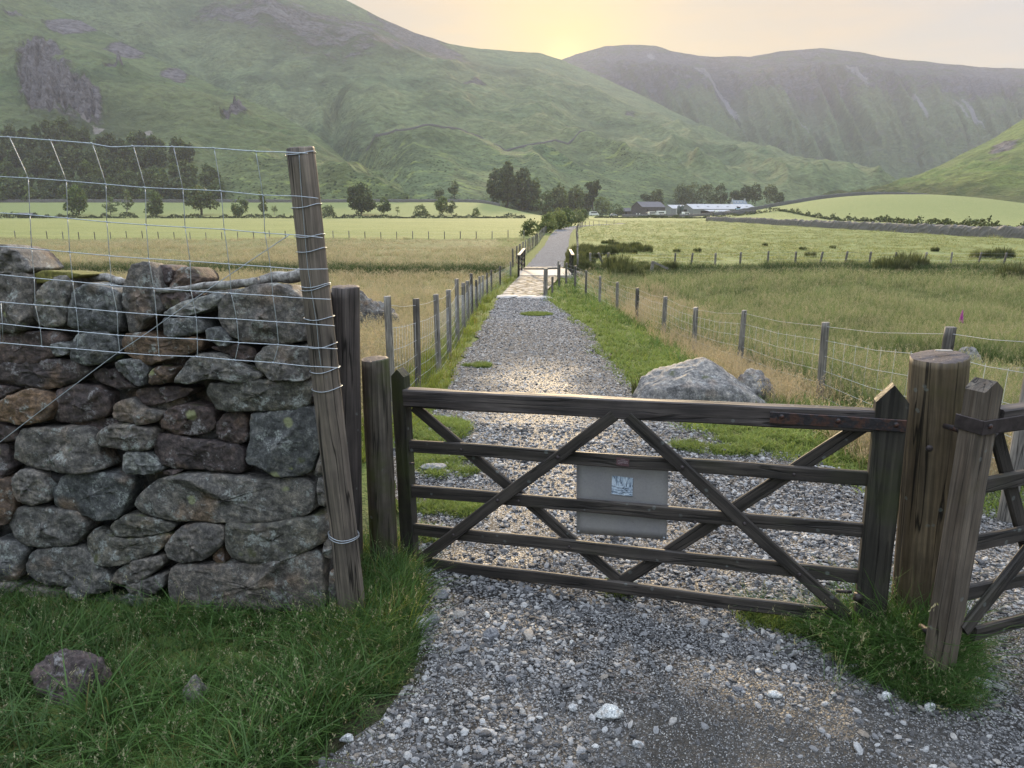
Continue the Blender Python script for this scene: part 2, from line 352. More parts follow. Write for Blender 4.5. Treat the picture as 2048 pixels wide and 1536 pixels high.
def path_mat():
    g = G('wet_slate_gravel'); p = g.pos()
    n0 = g.noise(p, 1.1, 4, .6); n1 = g.noise(p, 9, 5, .65)
    v = g.vor(g.map(p, (1, 1.0, 1)), 62, 'F1'); v2 = g.vor(p, 150, 'F1'); vc = g.n('ShaderNodeTexVoronoi'); g.l(p, vc.inputs[0]); vc.inputs['Scale'].default_value = 62
    sp = g.n('ShaderNodeSeparateColor'); g.l(vc.outputs['Color'], sp.inputs[0])
    st = g.ramp(sp.outputs[0], [(0, (.10, .102, .106)), (.5, (.24, .243, .25)), (1, (.44, .44, .44))])
    c = g.mix(g.rng(v, .25, .6), st, (.022, .021, .020))
    c = g.mul(c, g.ramp(n1, [(.3, (.6,) * 3), (.7, (1.3,) * 3)]))
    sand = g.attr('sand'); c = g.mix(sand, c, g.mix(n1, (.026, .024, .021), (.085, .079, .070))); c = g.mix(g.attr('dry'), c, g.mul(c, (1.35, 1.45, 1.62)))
    wet = wet_mask(g)
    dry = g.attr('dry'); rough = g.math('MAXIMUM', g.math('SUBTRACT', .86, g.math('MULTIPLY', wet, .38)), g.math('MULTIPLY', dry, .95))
    h = g.math('SUBTRACT', g.math('ADD', g.math('MULTIPLY', n1, .5), g.math('MULTIPLY', sp.outputs[1], .8)), g.math('ADD', v, g.math('MULTIPLY', v2, .4)))
    return g.bsdf(c, rough, g.bump(h, .9, .011), spec=g.math('ADD', .12, g.math('MULTIPLY', wet, .26)))
def strip(ys, half_l, half_r, n, z_add, name, mat, sand=None, zf=None):
    ys = np.asarray(ys); pc, pw = path_c(ys); t = np.linspace(0, 1, n)
    X = (pc - half_l)[:, None] * (1 - t) + (pc + half_r)[:, None] * t; Yg = np.repeat(ys[:, None], n, 1)
    Z = gz(X, Yg) + z_add if zf is None else zf(X, Yg)
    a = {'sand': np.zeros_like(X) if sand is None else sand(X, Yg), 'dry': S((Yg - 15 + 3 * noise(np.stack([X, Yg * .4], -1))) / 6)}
    o = mk(name, np.stack([X, Yg, Z], -1).reshape(-1, 3), grid_faces(len(ys), n)[:, ::-1], mat, attrs=a); tag(o, None, None, kind='structure'); return o
PATH_M = path_mat()
def path_edge(y, side):        # ragged true edge of the gravel
    pc, pw = path_c(y)
    w = pw + .10 * noise(np.stack([y * 1.7, y * 0 + side * 9], -1)) + .05 * noise(np.stack([y * 6, y * 0 + side * 5], -1))
    return w
ys = np.concatenate([np.linspace(-3, 12, 240), np.geomspace(12.05, 28.9, 150)])
def bump_z(X, Y):
    return gz(X, Y) + .028 + .010 * noise(np.stack([X * 2.2, Y * 2.2], -1)) + .006 * noise(np.stack([X * 9, Y * 9], -1))
def wide(y, side):
    w = path_edge(y, side); pc, _ = path_c(y)
    if side > 0:   # gravel reaches far right around both gates
        return np.where(y < 5.6, np.maximum(w, 6.5 * S((5.9 - y) / .9) + .5), w)
    left = np.interp(y, [-3, 2.2, 2.45, 2.7, 3.0, 3.35, 3.7, 4.2, 5, 6.4], [-1.6, -.92, -.72, -.55, -.45, -.45, -.48, -.62, -.8, -1.2])
    return np.where(y < 6.4, pc - left + .05 * noise(np.stack([y * 5, y * 0], -1)), w)
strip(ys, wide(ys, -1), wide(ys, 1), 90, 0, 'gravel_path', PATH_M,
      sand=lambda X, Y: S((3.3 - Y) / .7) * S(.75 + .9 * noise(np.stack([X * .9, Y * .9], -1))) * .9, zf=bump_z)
ys = np.geomspace(45.0, 205, 120)
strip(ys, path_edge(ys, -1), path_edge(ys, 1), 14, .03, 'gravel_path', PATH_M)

# stone pitched ramp either side of the footbridge
def cobble_mat():
    g = G('pitched_cobbles'); p = g.pos(); pp = g.map(p, (2.1, 3.4, 0)); 
    v = g.vor(pp, 1.0, 'F1'); e = g.vor(pp, 1.0, 'DISTANCE_TO_EDGE'); n = g.noise(p, 20, 5, .6)
    vc = g.n('ShaderNodeTexVoronoi'); g.l(pp, vc.inputs[0]); vc.inputs['Scale'].default_value = 1.0
    sp = g.n('ShaderNodeSeparateColor'); g.l(vc.outputs['Color'], sp.inputs[0])
    c = g.ramp(sp.outputs[0], [(0, (.13, .135, .145)), (1, (.30, .30, .30))]); c = g.mul(c, g.ramp(n, [(.3, (.8,) * 3), (.7, (1.2,) * 3)]))
    c = g.mix(g.rng(e, .16, .07), c, (.022, .024, .016))
    return g.bsdf(c, .75, g.bump(g.math('ADD', g.rng(e, 0, .2), g.math('MULTIPLY', n, .2)), 1.0, .08), spec=.25)
ys = np.linspace(29.0, 38.6, 60); COB = cobble_mat()
def _cz(X, Y): return np.interp(Y, [28, 29, 38, 40, 44, 45, 60], [-1.2, -1.20, -1.22, -1.2, -1.2, -1.25, -1.35]) + .03
strip(ys, path_c(ys)[1] * .98, path_c(ys)[1] * .98, 24, 0, 'cobbled_path', COB, zf=_cz)
ys = np.linspace(43.2, 45.4, 12); strip(ys, path_c(ys)[1], path_c(ys)[1], 12, 0, 'cobbled_path', COB, zf=_cz)

# ------------------------------------------------------------------ hills
def hill_mat(name, green, green2, bracken_and_shade, rock, scree):
    g = G(name); p = g.pos(); q = g.map(p, (1, 1, 1.6))
    n1 = g.noise(q, .006, 6, .62, .4); n2 = g.noise(q, .028, 7, .68, .3); n3 = g.noise(q, .14, 5, .7)
    c = g.mix(g.rng(n1, .35, .65), green, green2)
    br = g.math('MAXIMUM', g.attr('bracken_and_shade'), g.rng(g.math('ADD', g.math('MULTIPLY', n2, .6), g.math('MULTIPLY', n1, .4)), .52, .60, 0, .65))
    c = g.mix(g.math('MULTIPLY', br, g.rng(n3, .25, .5, .6, 1)), c, bracken_and_shade)
    c = g.mul(c, g.ramp(n3, [(.3, (.6,) * 3), (.7, (1.45, 1.42, 1.3))]))
    c = g.mul(c, g.ramp(n2, [(.3, (.6, .64, .62)), (.7, (1.4, 1.36, 1.25))]))
    vo = g.vor(g.map(p, (1, 1, .35)), .07); rk = g.math('MULTIPLY', g.rng(g.math('ADD', g.attr('rock'), g.math('MULTIPLY', g.math('SUBTRACT', n2, .5), 1.6)), .38, .55), 1.0)
    c = g.mix(rk, c, g.mul(rock, g.ramp(n3, [(.35, (.35, .34, .36)), (.6, (1.35, 1.3, 1.3))])))
    sc = g.rng(g.math('ADD', g.attr('scree'), g.math('MULTIPLY', g.math('SUBTRACT', n3, .5), 1.2)), .4, .6)
    c = g.mix(g.math('MULTIPLY', sc, .8), c, scree)
    fl = g.vor(p, .30); c = g.mix(g.math('MULTIPLY', g.attr('tuft'), g.rng(fl, .32, .2)), c, (.035, .05, .02))
    c = g.mix(g.math('MULTIPLY', g.attr('tuft'), g.rng(g.noise(g.map(p, (1, 2.5, 1)), .05, 5, .7), .56, .62, 0, .7)), c, (.26, .31, .10))
    h = g.math('ADD', g.math('MULTIPLY', n2, 14), g.math('ADD', g.math('MULTIPLY', n3, 4.0), g.math('MULTIPLY', rk, g.math('MULTIPLY', vo, 6))))
    return g.bsdf(c, .95, g.bump(h, .9, 1.3), spec=.1)
class Hill:
    def __init__(s, xs, ridge, base, Y0, Y1, yprof=1.0, hprof=1.0):
        s.xs, s.ridge, s.base, s.Y0, s.Y1, s.yp, s.hp = xs, ridge, base, Y0, Y1, yprof, hprof
    def at(s, px, t):
        rd = np.interp(px, s.xs, s.ridge); bs = np.interp(px, s.xs, s.base)
        y0 = np.interp(px, s.xs, s.Y0); y1 = np.interp(px, s.xs, s.Y1)
        py = bs + (rd - bs) * t ** s.hp
        return py, y0 + (y1 - y0) * t ** s.yp
    def pt(s, px, py):
        rd = np.interp(px, s.xs, s.ridge); bs = np.interp(px, s.xs, s.base)
        t = np.clip((py - bs) / (rd - bs), 0, 1) ** (1 / s.hp); _, Y = s.at(px, t)
        return P(px, py, Y)
def blob(px, py, cx, cy, rx, ry, a=0.0, p=2.0):
    c, s_ = math.cos(rad(a)), math.sin(rad(a)); dx = px - cx; dy = py - cy
    u = (dx * c + dy * s_) / rx; v = (-dx * s_ + dy * c) / ry
    return np.exp(-(np.abs(u) ** p + np.abs(v) ** p))
def build_hill(h, x0, x1, nc, nr, relief, masks, mat, name):
    px = np.linspace(x0, x1, nc); t = np.linspace(0, 1, nr)
    PX, T = np.meshgrid(px, t, indexing='xy'); PY, Y = h.at(PX, T)
    PY = PY + (1.3 * fbm(np.stack([PX / 45, T * 0], -1), 4)) * S((T - .8) / .2)
    V = P(PX, PY, Y)
    dz = relief(PX, PY, V)
    fade = S(T / .22) * (1 - S((T - .72) / .2) * .985)
    V[..., 2] += dz * fade
    last = V[-1:].copy(); back = []
    for k, (dy, dzz) in enumerate(((40, -8), (140, -60), (380, -260))):
        b = last.copy(); b[..., 1] += dy; b[..., 0] *= 1 + dy / b[..., 1]; b[..., 2] = np.maximum(b[..., 2] + dzz, -30); back.append(b)
    front = V[:1].copy(); front[..., 1] -= 60; front[..., 2] = -12
    A = {k: np.concatenate([np.zeros((1, nc)), f(PX, PY), np.zeros((3, nc))]) for k, f in masks.items()}
    V = np.concatenate([front, V] + back); n = V.shape[0]
    o = mk(name, V.reshape(-1, 3), grid_faces(n, nc)[:, ::-1], mat, attrs=A); tag(o, None, None, kind='structure'); return o
def rid(q, o=4): return 1 - np.abs(fbm(q, o))
# near spur on the left with its crags
HA = Hill([-500, 0, 100, 200, 300, 430, 560, 640, 690, 770, 820], [-420, -60, 10, 62, 112, 172, 228, 276, 322, 392, 424],
          [407, 407, 407, 407, 407, 407, 407, 407, 407, 408, 426], [440, 440, 440, 440, 440, 440, 440, 440, 440, 440, 440], [1150, 950, 930, 900, 870, 800, 720, 650, 600, 520, 445], 1.15, .95)
HB = Hill([-700, 200, 400, 600, 690, 760, 830, 900, 960, 1050, 1080, 1120, 1200, 1300, 1440, 1600, 1750, 1850],
          [-800, -330, -140, -45, 0, 35, 66, 88, 97, 104, 107, 119, 152, 200, 268, 335, 387, 398],
          [418, 418, 412, 406, 404, 402, 400, 400, 402, 404, 404, 405, 405, 405, 402, 398, 393, 402],
          [1000, 1000, 960, 820, 700, 540, 480, 470, 480, 500, 500, 520, 540, 560, 600, 640, 680, 700], [1500, 1500, 1500, 1500, 1500, 1500, 1550, 1600, 1700, 1750, 1780, 1800, 1750, 1650, 1450, 1250, 950, 800], 1.2, .85)
HC = Hill([900, 1050, 1120, 1150, 1210, 1250, 1310, 1345, 1400, 1500, 1560, 1640, 1720, 1800, 1900, 1960, 2048, 2400],
          [125, 124, 121, 109, 92, 90, 92, 102, 112, 114, 103, 97, 105, 120, 128, 134, 138, 170],
          [398] * 18, [1300] * 18, [2700, 2700, 2600, 2600, 2550, 2500, 2450, 2400, 2400, 2350, 2300, 2300, 2300, 2250, 2200, 2200, 2150, 2100], 1.2, .8)
HD = Hill([1640, 1700, 1760, 1850, 1930, 1990, 2048, 2400], [402, 392, 378, 345, 305, 275, 238, 60], [412] * 8, [500, 490, 480, 460, 440, 430, 425, 400], [700, 720, 760, 800, 830, 850, 870, 900], 1.1, .9)
def relA(px, py, V):
    q = np.stack([V[..., 0] / 110, V[..., 1] / 150, V[..., 2] / 90], -1)
    r = 17 * rid(q, 5) + 3.5 * fbm(q * 4.1, 4)
    cr = crag(px, py); return r + 9 * cr * (fbm(np.stack([px / 9, py / 22], -1), 4))
def crag(px, py):
    m = 0
    for c in ((120, 215, 60, 55, 20), (75, 185, 34, 60, -20), (175, 235, 36, 22, 30), (160, 52, 60, 14, 5), (245, 100, 38, 14, 15), (120, 62, 30, 12, 0), (350, 150, 28, 14, 10), (470, 262, 30, 12, 5), (30, 40, 26, 14, 10), (240, 160, 26, 13, 0), (95, 130, 26, 12, 0)):
        m = m + blob(px, py, *c)
    return np.clip(m, 0, 1)
def relB(px, py, V):
    k = S((px - 900) / 300)
    a = np.stack([(py - .36 * px) / 34, px / 230 + py / 300], -1); b = np.stack([V[..., 0] / 170, V[..., 1] / 260], -1)
    g = rid(a * .8, 3) * 26 * k + (1 - k) * rid(b, 4) * 28
    gl = -30 * np.exp(-((px - (655 + (py - 240) * .12 + 12 * np.sin(py / 30))) / 16) ** 2) * S((py - 150) / 80)
    return g + 5 * fbm(b * 5.3, 4) + gl
def relC(px, py, V):
    a = np.stack([(px - .45 * py) / 42, py / 260], -1)
    return 44 * rid(a, 4) + 4 * fbm(np.stack([px / 11, py / 16], -1), 3)
def relD(px, py, V):
    return 7 * rid(np.stack([V[..., 0] / 60, V[..., 1] / 90], -1), 5) + 2 * fbm(V[..., :2] / 14, 4)
def surf(h, rel, px, py):
    """point of the displaced hillside near this pixel"""
    p = h.pt(px, py); rd = np.interp(px, h.xs, h.ridge); bs = np.interp(px, h.xs, h.base); t = np.clip((py - bs) / (rd - bs), 0, 1) ** (1 / h.hp)
    a = np.array([[float(px)]]); b = np.array([[float(py)]]); dz = float(rel(a, b, p.reshape(1, 1, 3)).ravel()[0]) * float(S(t / .22) * (1 - S((t - .72) / .2) * .985)); return p + np.array([0, 0, dz])
z0 = lambda a, b: np.zeros_like(a)
mA = hill_mat('fellside_bracken', (.075, .115, .055), (.145, .175, .085), (.045, .060, .034), (.125, .120, .122), (.27, .24, .22))
mB = hill_mat('fellside_grass', (.095, .140, .078), (.175, .21, .115), (.046, .066, .040), (.105, .105, .105), (.17, .17, .17))
mC = hill_mat('headwall_heather_scree', (.080, .115, .062), (.095, .12, .070), (.048, .050, .056), (.080, .080, .095), (.19, .185, .21))
mD = hill_mat('near_fell_grass', (.10, .155, .042), (.17, .21, .06), (.055, .07, .028), (.15, .14, .13), (.25, .22, .18))
build_hill(HA, -500, 820, 460, 230, relA, dict(rock=crag, scree=lambda x, y: blob(x, y, 200, 277, 14, 6) + blob(x, y, 295, 280, 14, 4) + blob(x, y, 175, 262, 10, 8),
    bracken_and_shade=lambda x, y: np.clip(blob(x, y, 180, 280, 170, 60) * .9 + blob(x, y, 300, 60, 100, 30, 25) * .6, 0, 1), tuft=lambda x, y: S((y - 335) / 20) * S((x - 440) / 20)), mA, 'hill')
build_hill(HB, -700, 1850, 760, 260, relB, dict(rock=lambda x, y: np.clip(blob(x, y, 700, 90, 160, 55) * .55 + blob(x, y, 860, 90, 120, 20, 30) * .6 + blob(x, y, 510, 40, 160, 40) * .55 + blob(x, y, 1260, 250, 14, 12) * .8 + blob(x, y, 945, 195, 30, 8) * .6, 0, 1),
    scree=lambda x, y: blob(x, y, 560, 46, 30, 6) * .8 + blob(x, y, 600, 20, 18, 6) * .7, bracken_and_shade=lambda x, y: np.clip(S((.62 - rid(np.stack([(y - .36 * x) / 34, x / 230 + y / 300], -1) * .8, 3)) / .6) * .5 * S((x - 850) / 250) + blob(x, y, 560, 70, 230, 60, 10) * .9 + blob(x, y, 850, 120, 260, 30, 15) * .6 + .5 * S((fbm(np.stack([x / 90 + y / 300, y / 22], -1), 4) - .15) / .4) * S((y - 100) / 80) * S((1000 - x) / 200) + blob(x, y, 1400, 320, 30, 10, 20) * .5, 0, 1),  # bracken patches, plus shade painted into the gullies to deepen the folds
    tuft=lambda x, y: S((y - 318) / 30) * S((1500 - x) / 300)), mB, 'hill')
build_hill(HC, 900, 2400, 560, 200, relC, dict(rock=lambda x, y: np.clip(.50 * S((250 - y) / 60) + blob(x, y, 1300, 120, 60, 12) * .5 + blob(x, y, 1960, 200, 60, 50) * .4, 0, .8),
    scree=lambda x, y: (.55 + .75 * fbm(np.stack([(x - .75 * y) / 7, (x + y) / 70], -1), 3)) * 1.15 * np.clip(blob(x, y, 1700, 165, 60, 12, 45) + blob(x, y, 1640, 140, 12, 30, -20) * .8 + blob(x, y, 1840, 240, 40, 12, 50) + blob(x, y, 1440, 200, 60, 10, 50) * .9 + blob(x, y, 1400, 170, 30, 10, 60) * .8 + blob(x, y, 1930, 250, 50, 20, 30) * .8 + blob(x, y, 1300, 118, 14, 14) * .7 + blob(x, y, 1580, 240, 60, 10, 50) * .8, 0, 1),
    bracken_and_shade=lambda x, y: S((290 - y) / 120) * (.35 + .65 * S((.75 - rid(np.stack([(x - .45 * y) / 42, y / 260], -1), 5)) / .5)), tuft=z0), mC, 'hill')  # gullies coloured darker here too, painting fold shading onto the headwall
build_hill(HD, 1640, 2400, 260, 130, relD, dict(rock=lambda x, y: blob(x, y, 2010, 300, 40, 8, -20) * .8 + blob(x, y, 1990, 330, 30, 6, -10) * .6, scree=z0,
    bracken_and_shade=lambda x, y: np.clip(S((y - 370) / 25) * .9 + blob(x, y, 2030, 330, 60, 20) * .4, 0, 1), tuft=z0), mD, 'hill')

# ------------------------------------------------------------------ dry stone wall, every stone a part
def smooth_poly(pts, n=64):
    p = np.asarray(pts, float)
    for _ in range(1):
        q = np.roll(p, -1, 0); p = np.stack([p * .84 + q * .16, p * .16 + q * .84], 1).reshape(-1, 2)
    d = np.linalg.norm(np.roll(p, -1, 0) - p, axis=1); s = np.concatenate([[0], np.cumsum(d)]); t = np.linspace(0, s[-1], n, endpoint=False)
    pp = np.vstack([p, p[:1]]); return np.stack([np.interp(t, s, pp[:, 0]), np.interp(t, s, pp[:, 1])], 1)
WA = P(650, 1246, 3.52); WB = P(0, 1175, 3.9); WT = P(650, 575, 3.62)
_u = (WA - WB) / np.linalg.norm(WA - WB); _n = np.cross(_u, WT - WA); _n /= np.linalg.norm(_n)
if _n[1] > 0: _n = -_n
_w = np.cross(_n, _u); _w = _w if _w[2] > 0 else -_w
def stone_mesh(pix, bulge=None, depth=.26, push=0.0, seed=0, n=64, origin=None, shrink=1.005):
    r = np.random.default_rng(seed)
    o = WA + _n * push if origin is None else origin
    q = np.array([on_plane(x, y, o, _n) for x, y in smooth_poly(pix, n)])
    c = q.mean(0); U = (q - c) @ _u; W = (q - c) @ _w
    size = min(np.ptp(U), np.ptp(W)); B = bulge if bulge is not None else min(.08, .03 + .25 * size)
    cu = np.array([U, W]).T * shrink
    ang = np.arctan2(cu[:, 1], cu[:, 0])
    jig = 1 + .035 * noise(np.stack([np.cos(ang) * 3.1 + seed, np.sin(ang) * 3.1, ang * 0], -1)) + .02 * noise(np.stack([np.cos(ang) * 9 + seed, np.sin(ang) * 9, ang * 0], -1))
    cu = cu * jig[:, None]
    pl = [(r.uniform(.3, .9) * B, r.uniform(-.75, .75), r.uniform(-.8, .6)) for _ in range(7)]
    rings = [(.80, -depth), (.95, -depth * .8), (1.0, -depth * .35), (1.0, -.01)] + [(s, None) for s in (.992, .975, .95, .915, .87, .81, .74, .66, .57, .47, .36, .25, .13, .02)]
    V = []
    for s, d in rings:
        xy = cu * s
        if d is None:
            dd = B * (1 - s ** 9) * np.ones(n)
            for (cc, ax, ay) in pl: dd = np.minimum(dd, cc + ax * xy[:, 0] + ay * xy[:, 1])
            dd = np.maximum(dd, B * .2 * (1 - s ** 9))
        else: dd = d * np.ones(n)
        V.append(c + xy[:, :1] * _u + xy[:, 1:] * _w + dd[:, None] * _n)
    V = np.array(V); q3 = V + seed * 3.7
    k = min(1, size / .15)
    V = V + ((.009 * k * fbm(q3 * 13, 3))[..., None] + (.007 * k * (1 - 2 * np.abs(noise(q3 * 38))))[..., None]) * _n + (.004 * noise(q3 * 45 + 9))[..., None] * _w
    V = V.reshape(-1, 3); m = len(rings)
    F = [tuple(f) for f in grid_faces(m, n, True)] + [tuple(range(n)), tuple((m - 1) * n + k_ for k_ in range(n))[::-1]]
    return V, F
GREY = [(.105, .10, .094), (.125, .112, .098), (.095, .088, .082), (.14, .13, .118), (.10, .097, .09)]
M_grey = rock_mat('wall_stone_grey', GREY, .55, .12)
M_blue = rock_mat('wall_stone_blue', [(.082, .086, .086), (.10, .10, .098)], .6, .05)
M_purp = rock_mat('wall_stone_purple', [(.065, .048, .044), (.080, .060, .056), (.056, .046, .046)], .55, .05, lcol=(.26, .25, .25))
M_oran = rock_mat('wall_stone_rust', [(.11, .075, .05), (.09, .065, .05)], .5, .1)
M_moss = rock_mat('wall_stone_mossy', [(.085, .083, .07), (.10, .095, .082)], .6, .45)
M_pale = rock_mat('wall_stone_pale', [(.15, .155, .15), (.17, .165, .155)], .6, .2)
M_dark = rock_mat('wall_rubble', [(.035, .033, .033), (.045, .042, .04)], .1, .2)
Z2 = lambda pts: [(x / 2.695, 700 + y / 2.695) for x, y in pts]
Z1 = lambda pts: [(x / 2.926, 240 + y / 2.926) for x, y in pts]
L2 = [('p', [(-60, 70), (230, 45), (400, 50), (500, 95), (440, 165), (260, 215), (130, 190), (-60, 165)]),
 ('o', [(-60, 300), (60, 240), (150, 205), (260, 240), (290, 290), (262, 380), (120, 405), (-60, 370)]),
 ('p', [(-60, 385), (110, 418), (98, 480), (60, 492), (-60, 496)]), ('p', [(-60, 185), (60, 195), (125, 205), (60, 232), (-60, 290)]),
 ('p', [(275, 270), (320, 200), (420, 180), (540, 200), (600, 260), (600, 350), (480, 388), (310, 390), (265, 340)]),
 ('b', [(620, 70), (660, 48), (760, 50), (805, 100), (775, 202), (700, 172), (640, 120)]),
 ('p', [(500, 120), (560, 95), (620, 100), (690, 170), (740, 205), (640, 212), (510, 165)]),
 ('o', [(805, 120), (850, 85), (945, 90), (935, 140), (905, 182), (800, 190)]),
 ('g', [(930, 178), (990, 80), (1060, 18), (1180, 18), (1290, 70), (1425, 142), (1330, 178), (1230, 172), (1130, 152), (1020, 183)]),
 ('p', [(718, 215), (900, 193), (1060, 208), (1000, 252), (860, 297), (760, 303)]),
 ('g', [(600, 330), (640, 275), (730, 258), (780, 315), (885, 338), (855, 382), (780, 403), (615, 378)]),
 ('p', [(862, 370), (930, 300), (1040, 287), (1160, 318), (1168, 420), (1090, 463), (960, 458), (885, 420)]),
 ('p', [(1160, 400), (1210, 340), (1300, 325), (1342, 370), (1337, 490), (1280, 512), (1168, 465)]),
 ('m', [(1112, 185), (1300, 163), (1570, 148), (1695, 190), (1682, 292), (1560, 328), (1180, 332), (1130, 250)]),
 ('b', [(1338, 350), (1460, 333), (1660, 298), (1712, 400), (1728, 520), (1668, 668), (1500, 688), (1420, 642), (1318, 607), (1350, 500)]),
 ('g', [(110, 425), (250, 413), (470, 418), (522, 470), (542, 580), (590, 640), (480, 668), (200, 642), (66, 597), (95, 490)]),
 ('g', [(518, 465), (560, 408), (690, 398), (822, 430), (832, 532), (750, 547), (550, 522)]),
 ('l', [(663, 548), (790, 543), (850, 600), (882, 650), (800, 672), (663, 664)]),
 ('p', [(833, 455), (900, 448), (1010, 473), (1150, 488), (1302, 518), (1314, 662), (1180, 652), (880, 628), (828, 540)]),
 ('g', [(63, 700), (120, 633), (220, 660), (277, 740), (272, 822), (160, 838), (78, 800)]),
 ('b', [(288, 760), (340, 663), (600, 653), (722, 688), (712, 750), (652, 902), (540, 922), (360, 872), (288, 830)]),
 ('g', [(703, 820), (830, 698), (960, 663), (1200, 668), (1400, 698), (1620, 688), (1702, 740), (1697, 882), (1500, 932), (1330, 937), (1100, 922), (950, 927), (758, 882)]),
 ('g', [(48, 920), (100, 840), (280, 850), (420, 870), (473, 960), (410, 1052), (280, 1063), (160, 1063), (68, 1000)]),
 ('m', [(588, 950), (660, 888), (740, 883), (955, 938), (900, 992), (700, 1012), (608, 1000)]),
 ('m', [(468, 1020), (520, 958), (600, 1000), (700, 1020), (900, 990), (922, 1010), (862, 1082), (700, 1152), (540, 1157), (488, 1100)]),
 ('g', [(883, 1070), (960, 958), (1060, 933), (1202, 943), (1212, 1050), (1100, 1132), (970, 1152), (898, 1110)]),
 ('p', [(1140, 1100), (1200, 1052), (1218, 1150), (1185, 1170)]),
 ('m', [(1213, 930), (1400, 938), (1560, 918), (1722, 888), (1772, 1020), (1700, 1062), (1560, 1132), (1400, 1158), (1258, 1132), (1208, 1050)]),
 ('b', [(-60, 1028), (90, 1028), (152, 1080), (122, 1160), (112, 1235), (30, 1245), (-60, 1240)]),
 ('g', [(128, 1190), (170, 1078), (330, 1060), (440, 1060), (522, 1130), (602, 1230), (592, 1300), (480, 1312), (350, 1272), (200, 1252)]),
 ('l', [(350, 1290), (400, 1250), (492, 1310), (430, 1352), (370, 1332)]),
 ('g', [(593, 1260), (620, 1190), (700, 1138), (872, 1108), (882, 1160), (790, 1232), (720, 1267)]),
 ('g', [(660, 1270), (780, 1230), (892, 1198), (892, 1280), (772, 1342), (690, 1312)]),
 ('b', [(648, 1338), (700, 1312), (842, 1350), (772, 1402), (700, 1397)]),
 ('g', [(918, 1160), (1130, 1160), (1400, 1150), (1690, 1078), (1742, 1120), (1768, 1350), (1742, 1422), (1540, 1424), (1320, 1397), (1140, 1422), (928, 1392), (898, 1270)]),
 ('l', [(808, 1420), (950, 1397), (1282, 1432), (1292, 1520), (1100, 1560), (850, 1560)]),
 ('l', [(1300, 1430), (1540, 1428), (1742, 1432), (1742, 1540), (1500, 1560), (1310, 1550)]),
 ('p', [(-60, 500), (50, 500), (66, 600), (82, 630), (20, 692), (-60, 692)]),
 ('o', [(-60, 700), (58, 700), (90, 820), (58, 932), (-60, 955)]),
 ('m', [(380, 1345), (640, 1332), (702, 1400), (640, 1500), (400, 1500)]), ('g', [(100, 1270), (330, 1290), (370, 1345), (370, 1440), (100, 1440)]), ('g', [(-60, 1255), (90, 1250), (90, 1400), (-60, 1400)]),
 ('g', [(1745, 1000), (1800, 1040), (1800, 1130), (1746, 1110)]), ('g', [(1712, 690), (1752, 705), (1757, 850), (1712, 830)]),
 ('g', [(1775, 1190), (1812, 1200), (1817, 1420), (1772, 1420)]), ('p', [(870, 648), (1000, 640), (945, 672), (890, 672)]),
 ('g', [(1735, 520), (1760, 560), (1760, 660), (1700, 670)])]
L1 = [('p', [(-60, 1255), (60, 1240), (340, 1232), (395, 1290), (372, 1360), (240, 1422), (50, 1427), (-60, 1415)]),
 ('l', [(300, 1310), (360, 1298), (403, 1320), (402, 1372), (330, 1387), (303, 1350)]),
 ('b', [(430, 1258), (560, 1233), (642, 1238), (692, 1310), (702, 1372), (610, 1422), (520, 1442), (408, 1402)]),
 ('o', [(718, 1250), (850, 1238), (900, 1272), (1192, 1268), (1192, 1342), (1100, 1372), (900, 1432), (860, 1442), (718, 1360)]),
 ('g', [(-60, 920), (120, 878), (190, 918), (192, 1000), (200, 1150), (160, 1232), (60, 1243), (-60, 1253)]),
 ('g', [(178, 1060), (230, 988), (310, 918), (390, 908), (422, 960), (395, 1080), (392, 1202), (260, 1218), (188, 1150)]),
 ('b', [(420, 1010), (500, 948), (620, 978), (692, 1000), (702, 1100), (702, 1243), (560, 1243), (400, 1218), (388, 1130)]),
 ('p', [(918, 1010), (1100, 998), (1142, 1030), (1080, 1082), (960, 1112)]),
 ('l', [(938, 1140), (1050, 1068), (1270, 1008), (1322, 1030), (1270, 1092), (1140, 1142), (1010, 1152)]),
 ('b', [(938, 1160), (1060, 1158), (1170, 1158), (1202, 1240), (1110, 1262), (968, 1272)]),
 ('g', [(1268, 1060), (1350, 998), (1560, 953), (1690, 978), (1782, 1050), (1802, 1290), (1700, 1317), (1450, 1302), (1350, 1272), (1288, 1170)]),
 ('b', [(1200, 1220), (1290, 1208), (1352, 1290), (1320, 1332), (1210, 1292)]),
 ('p', [(1218, 1330), (1380, 1308), (1492, 1330), (1502, 1402), (1420, 1422), (1348, 1372)]),
 ('g', [(1500, 1380), (1550, 1318), (1802, 1320), (1822, 1450), (1812, 1522), (1600, 1532), (1500, 1450)]),
 ('g', [(-60, 740), (40, 728), (120, 788), (192, 882), (80, 905), (-60, 905)]),
 ('p', [(1820, 1540), (1850, 1560), (1850, 1660), (1812, 1650)])]
MT = dict(g=M_grey, b=M_blue, p=M_purp, o=M_oran, m=M_moss, l=M_pale)
wall_e = empty('dry_stone_wall', (float(P(330, 1200, 3.75)[0]), 3.85, 0.0), 'rough dry stone wall of grey and purple lichened stones beside the gate', 'stone wall')
k = 0
for L, Z in ((L2, Z2), (L1, Z1)):
    for c, pts in L:
        V, F = stone_mesh(Z(pts), seed=k, push=float(rng.uniform(-.015, .015)) - (.03 if c == 'p' else 0)); mk('stone', V, F, MT[c], wall_e, loc=V.mean(0)); k += 1
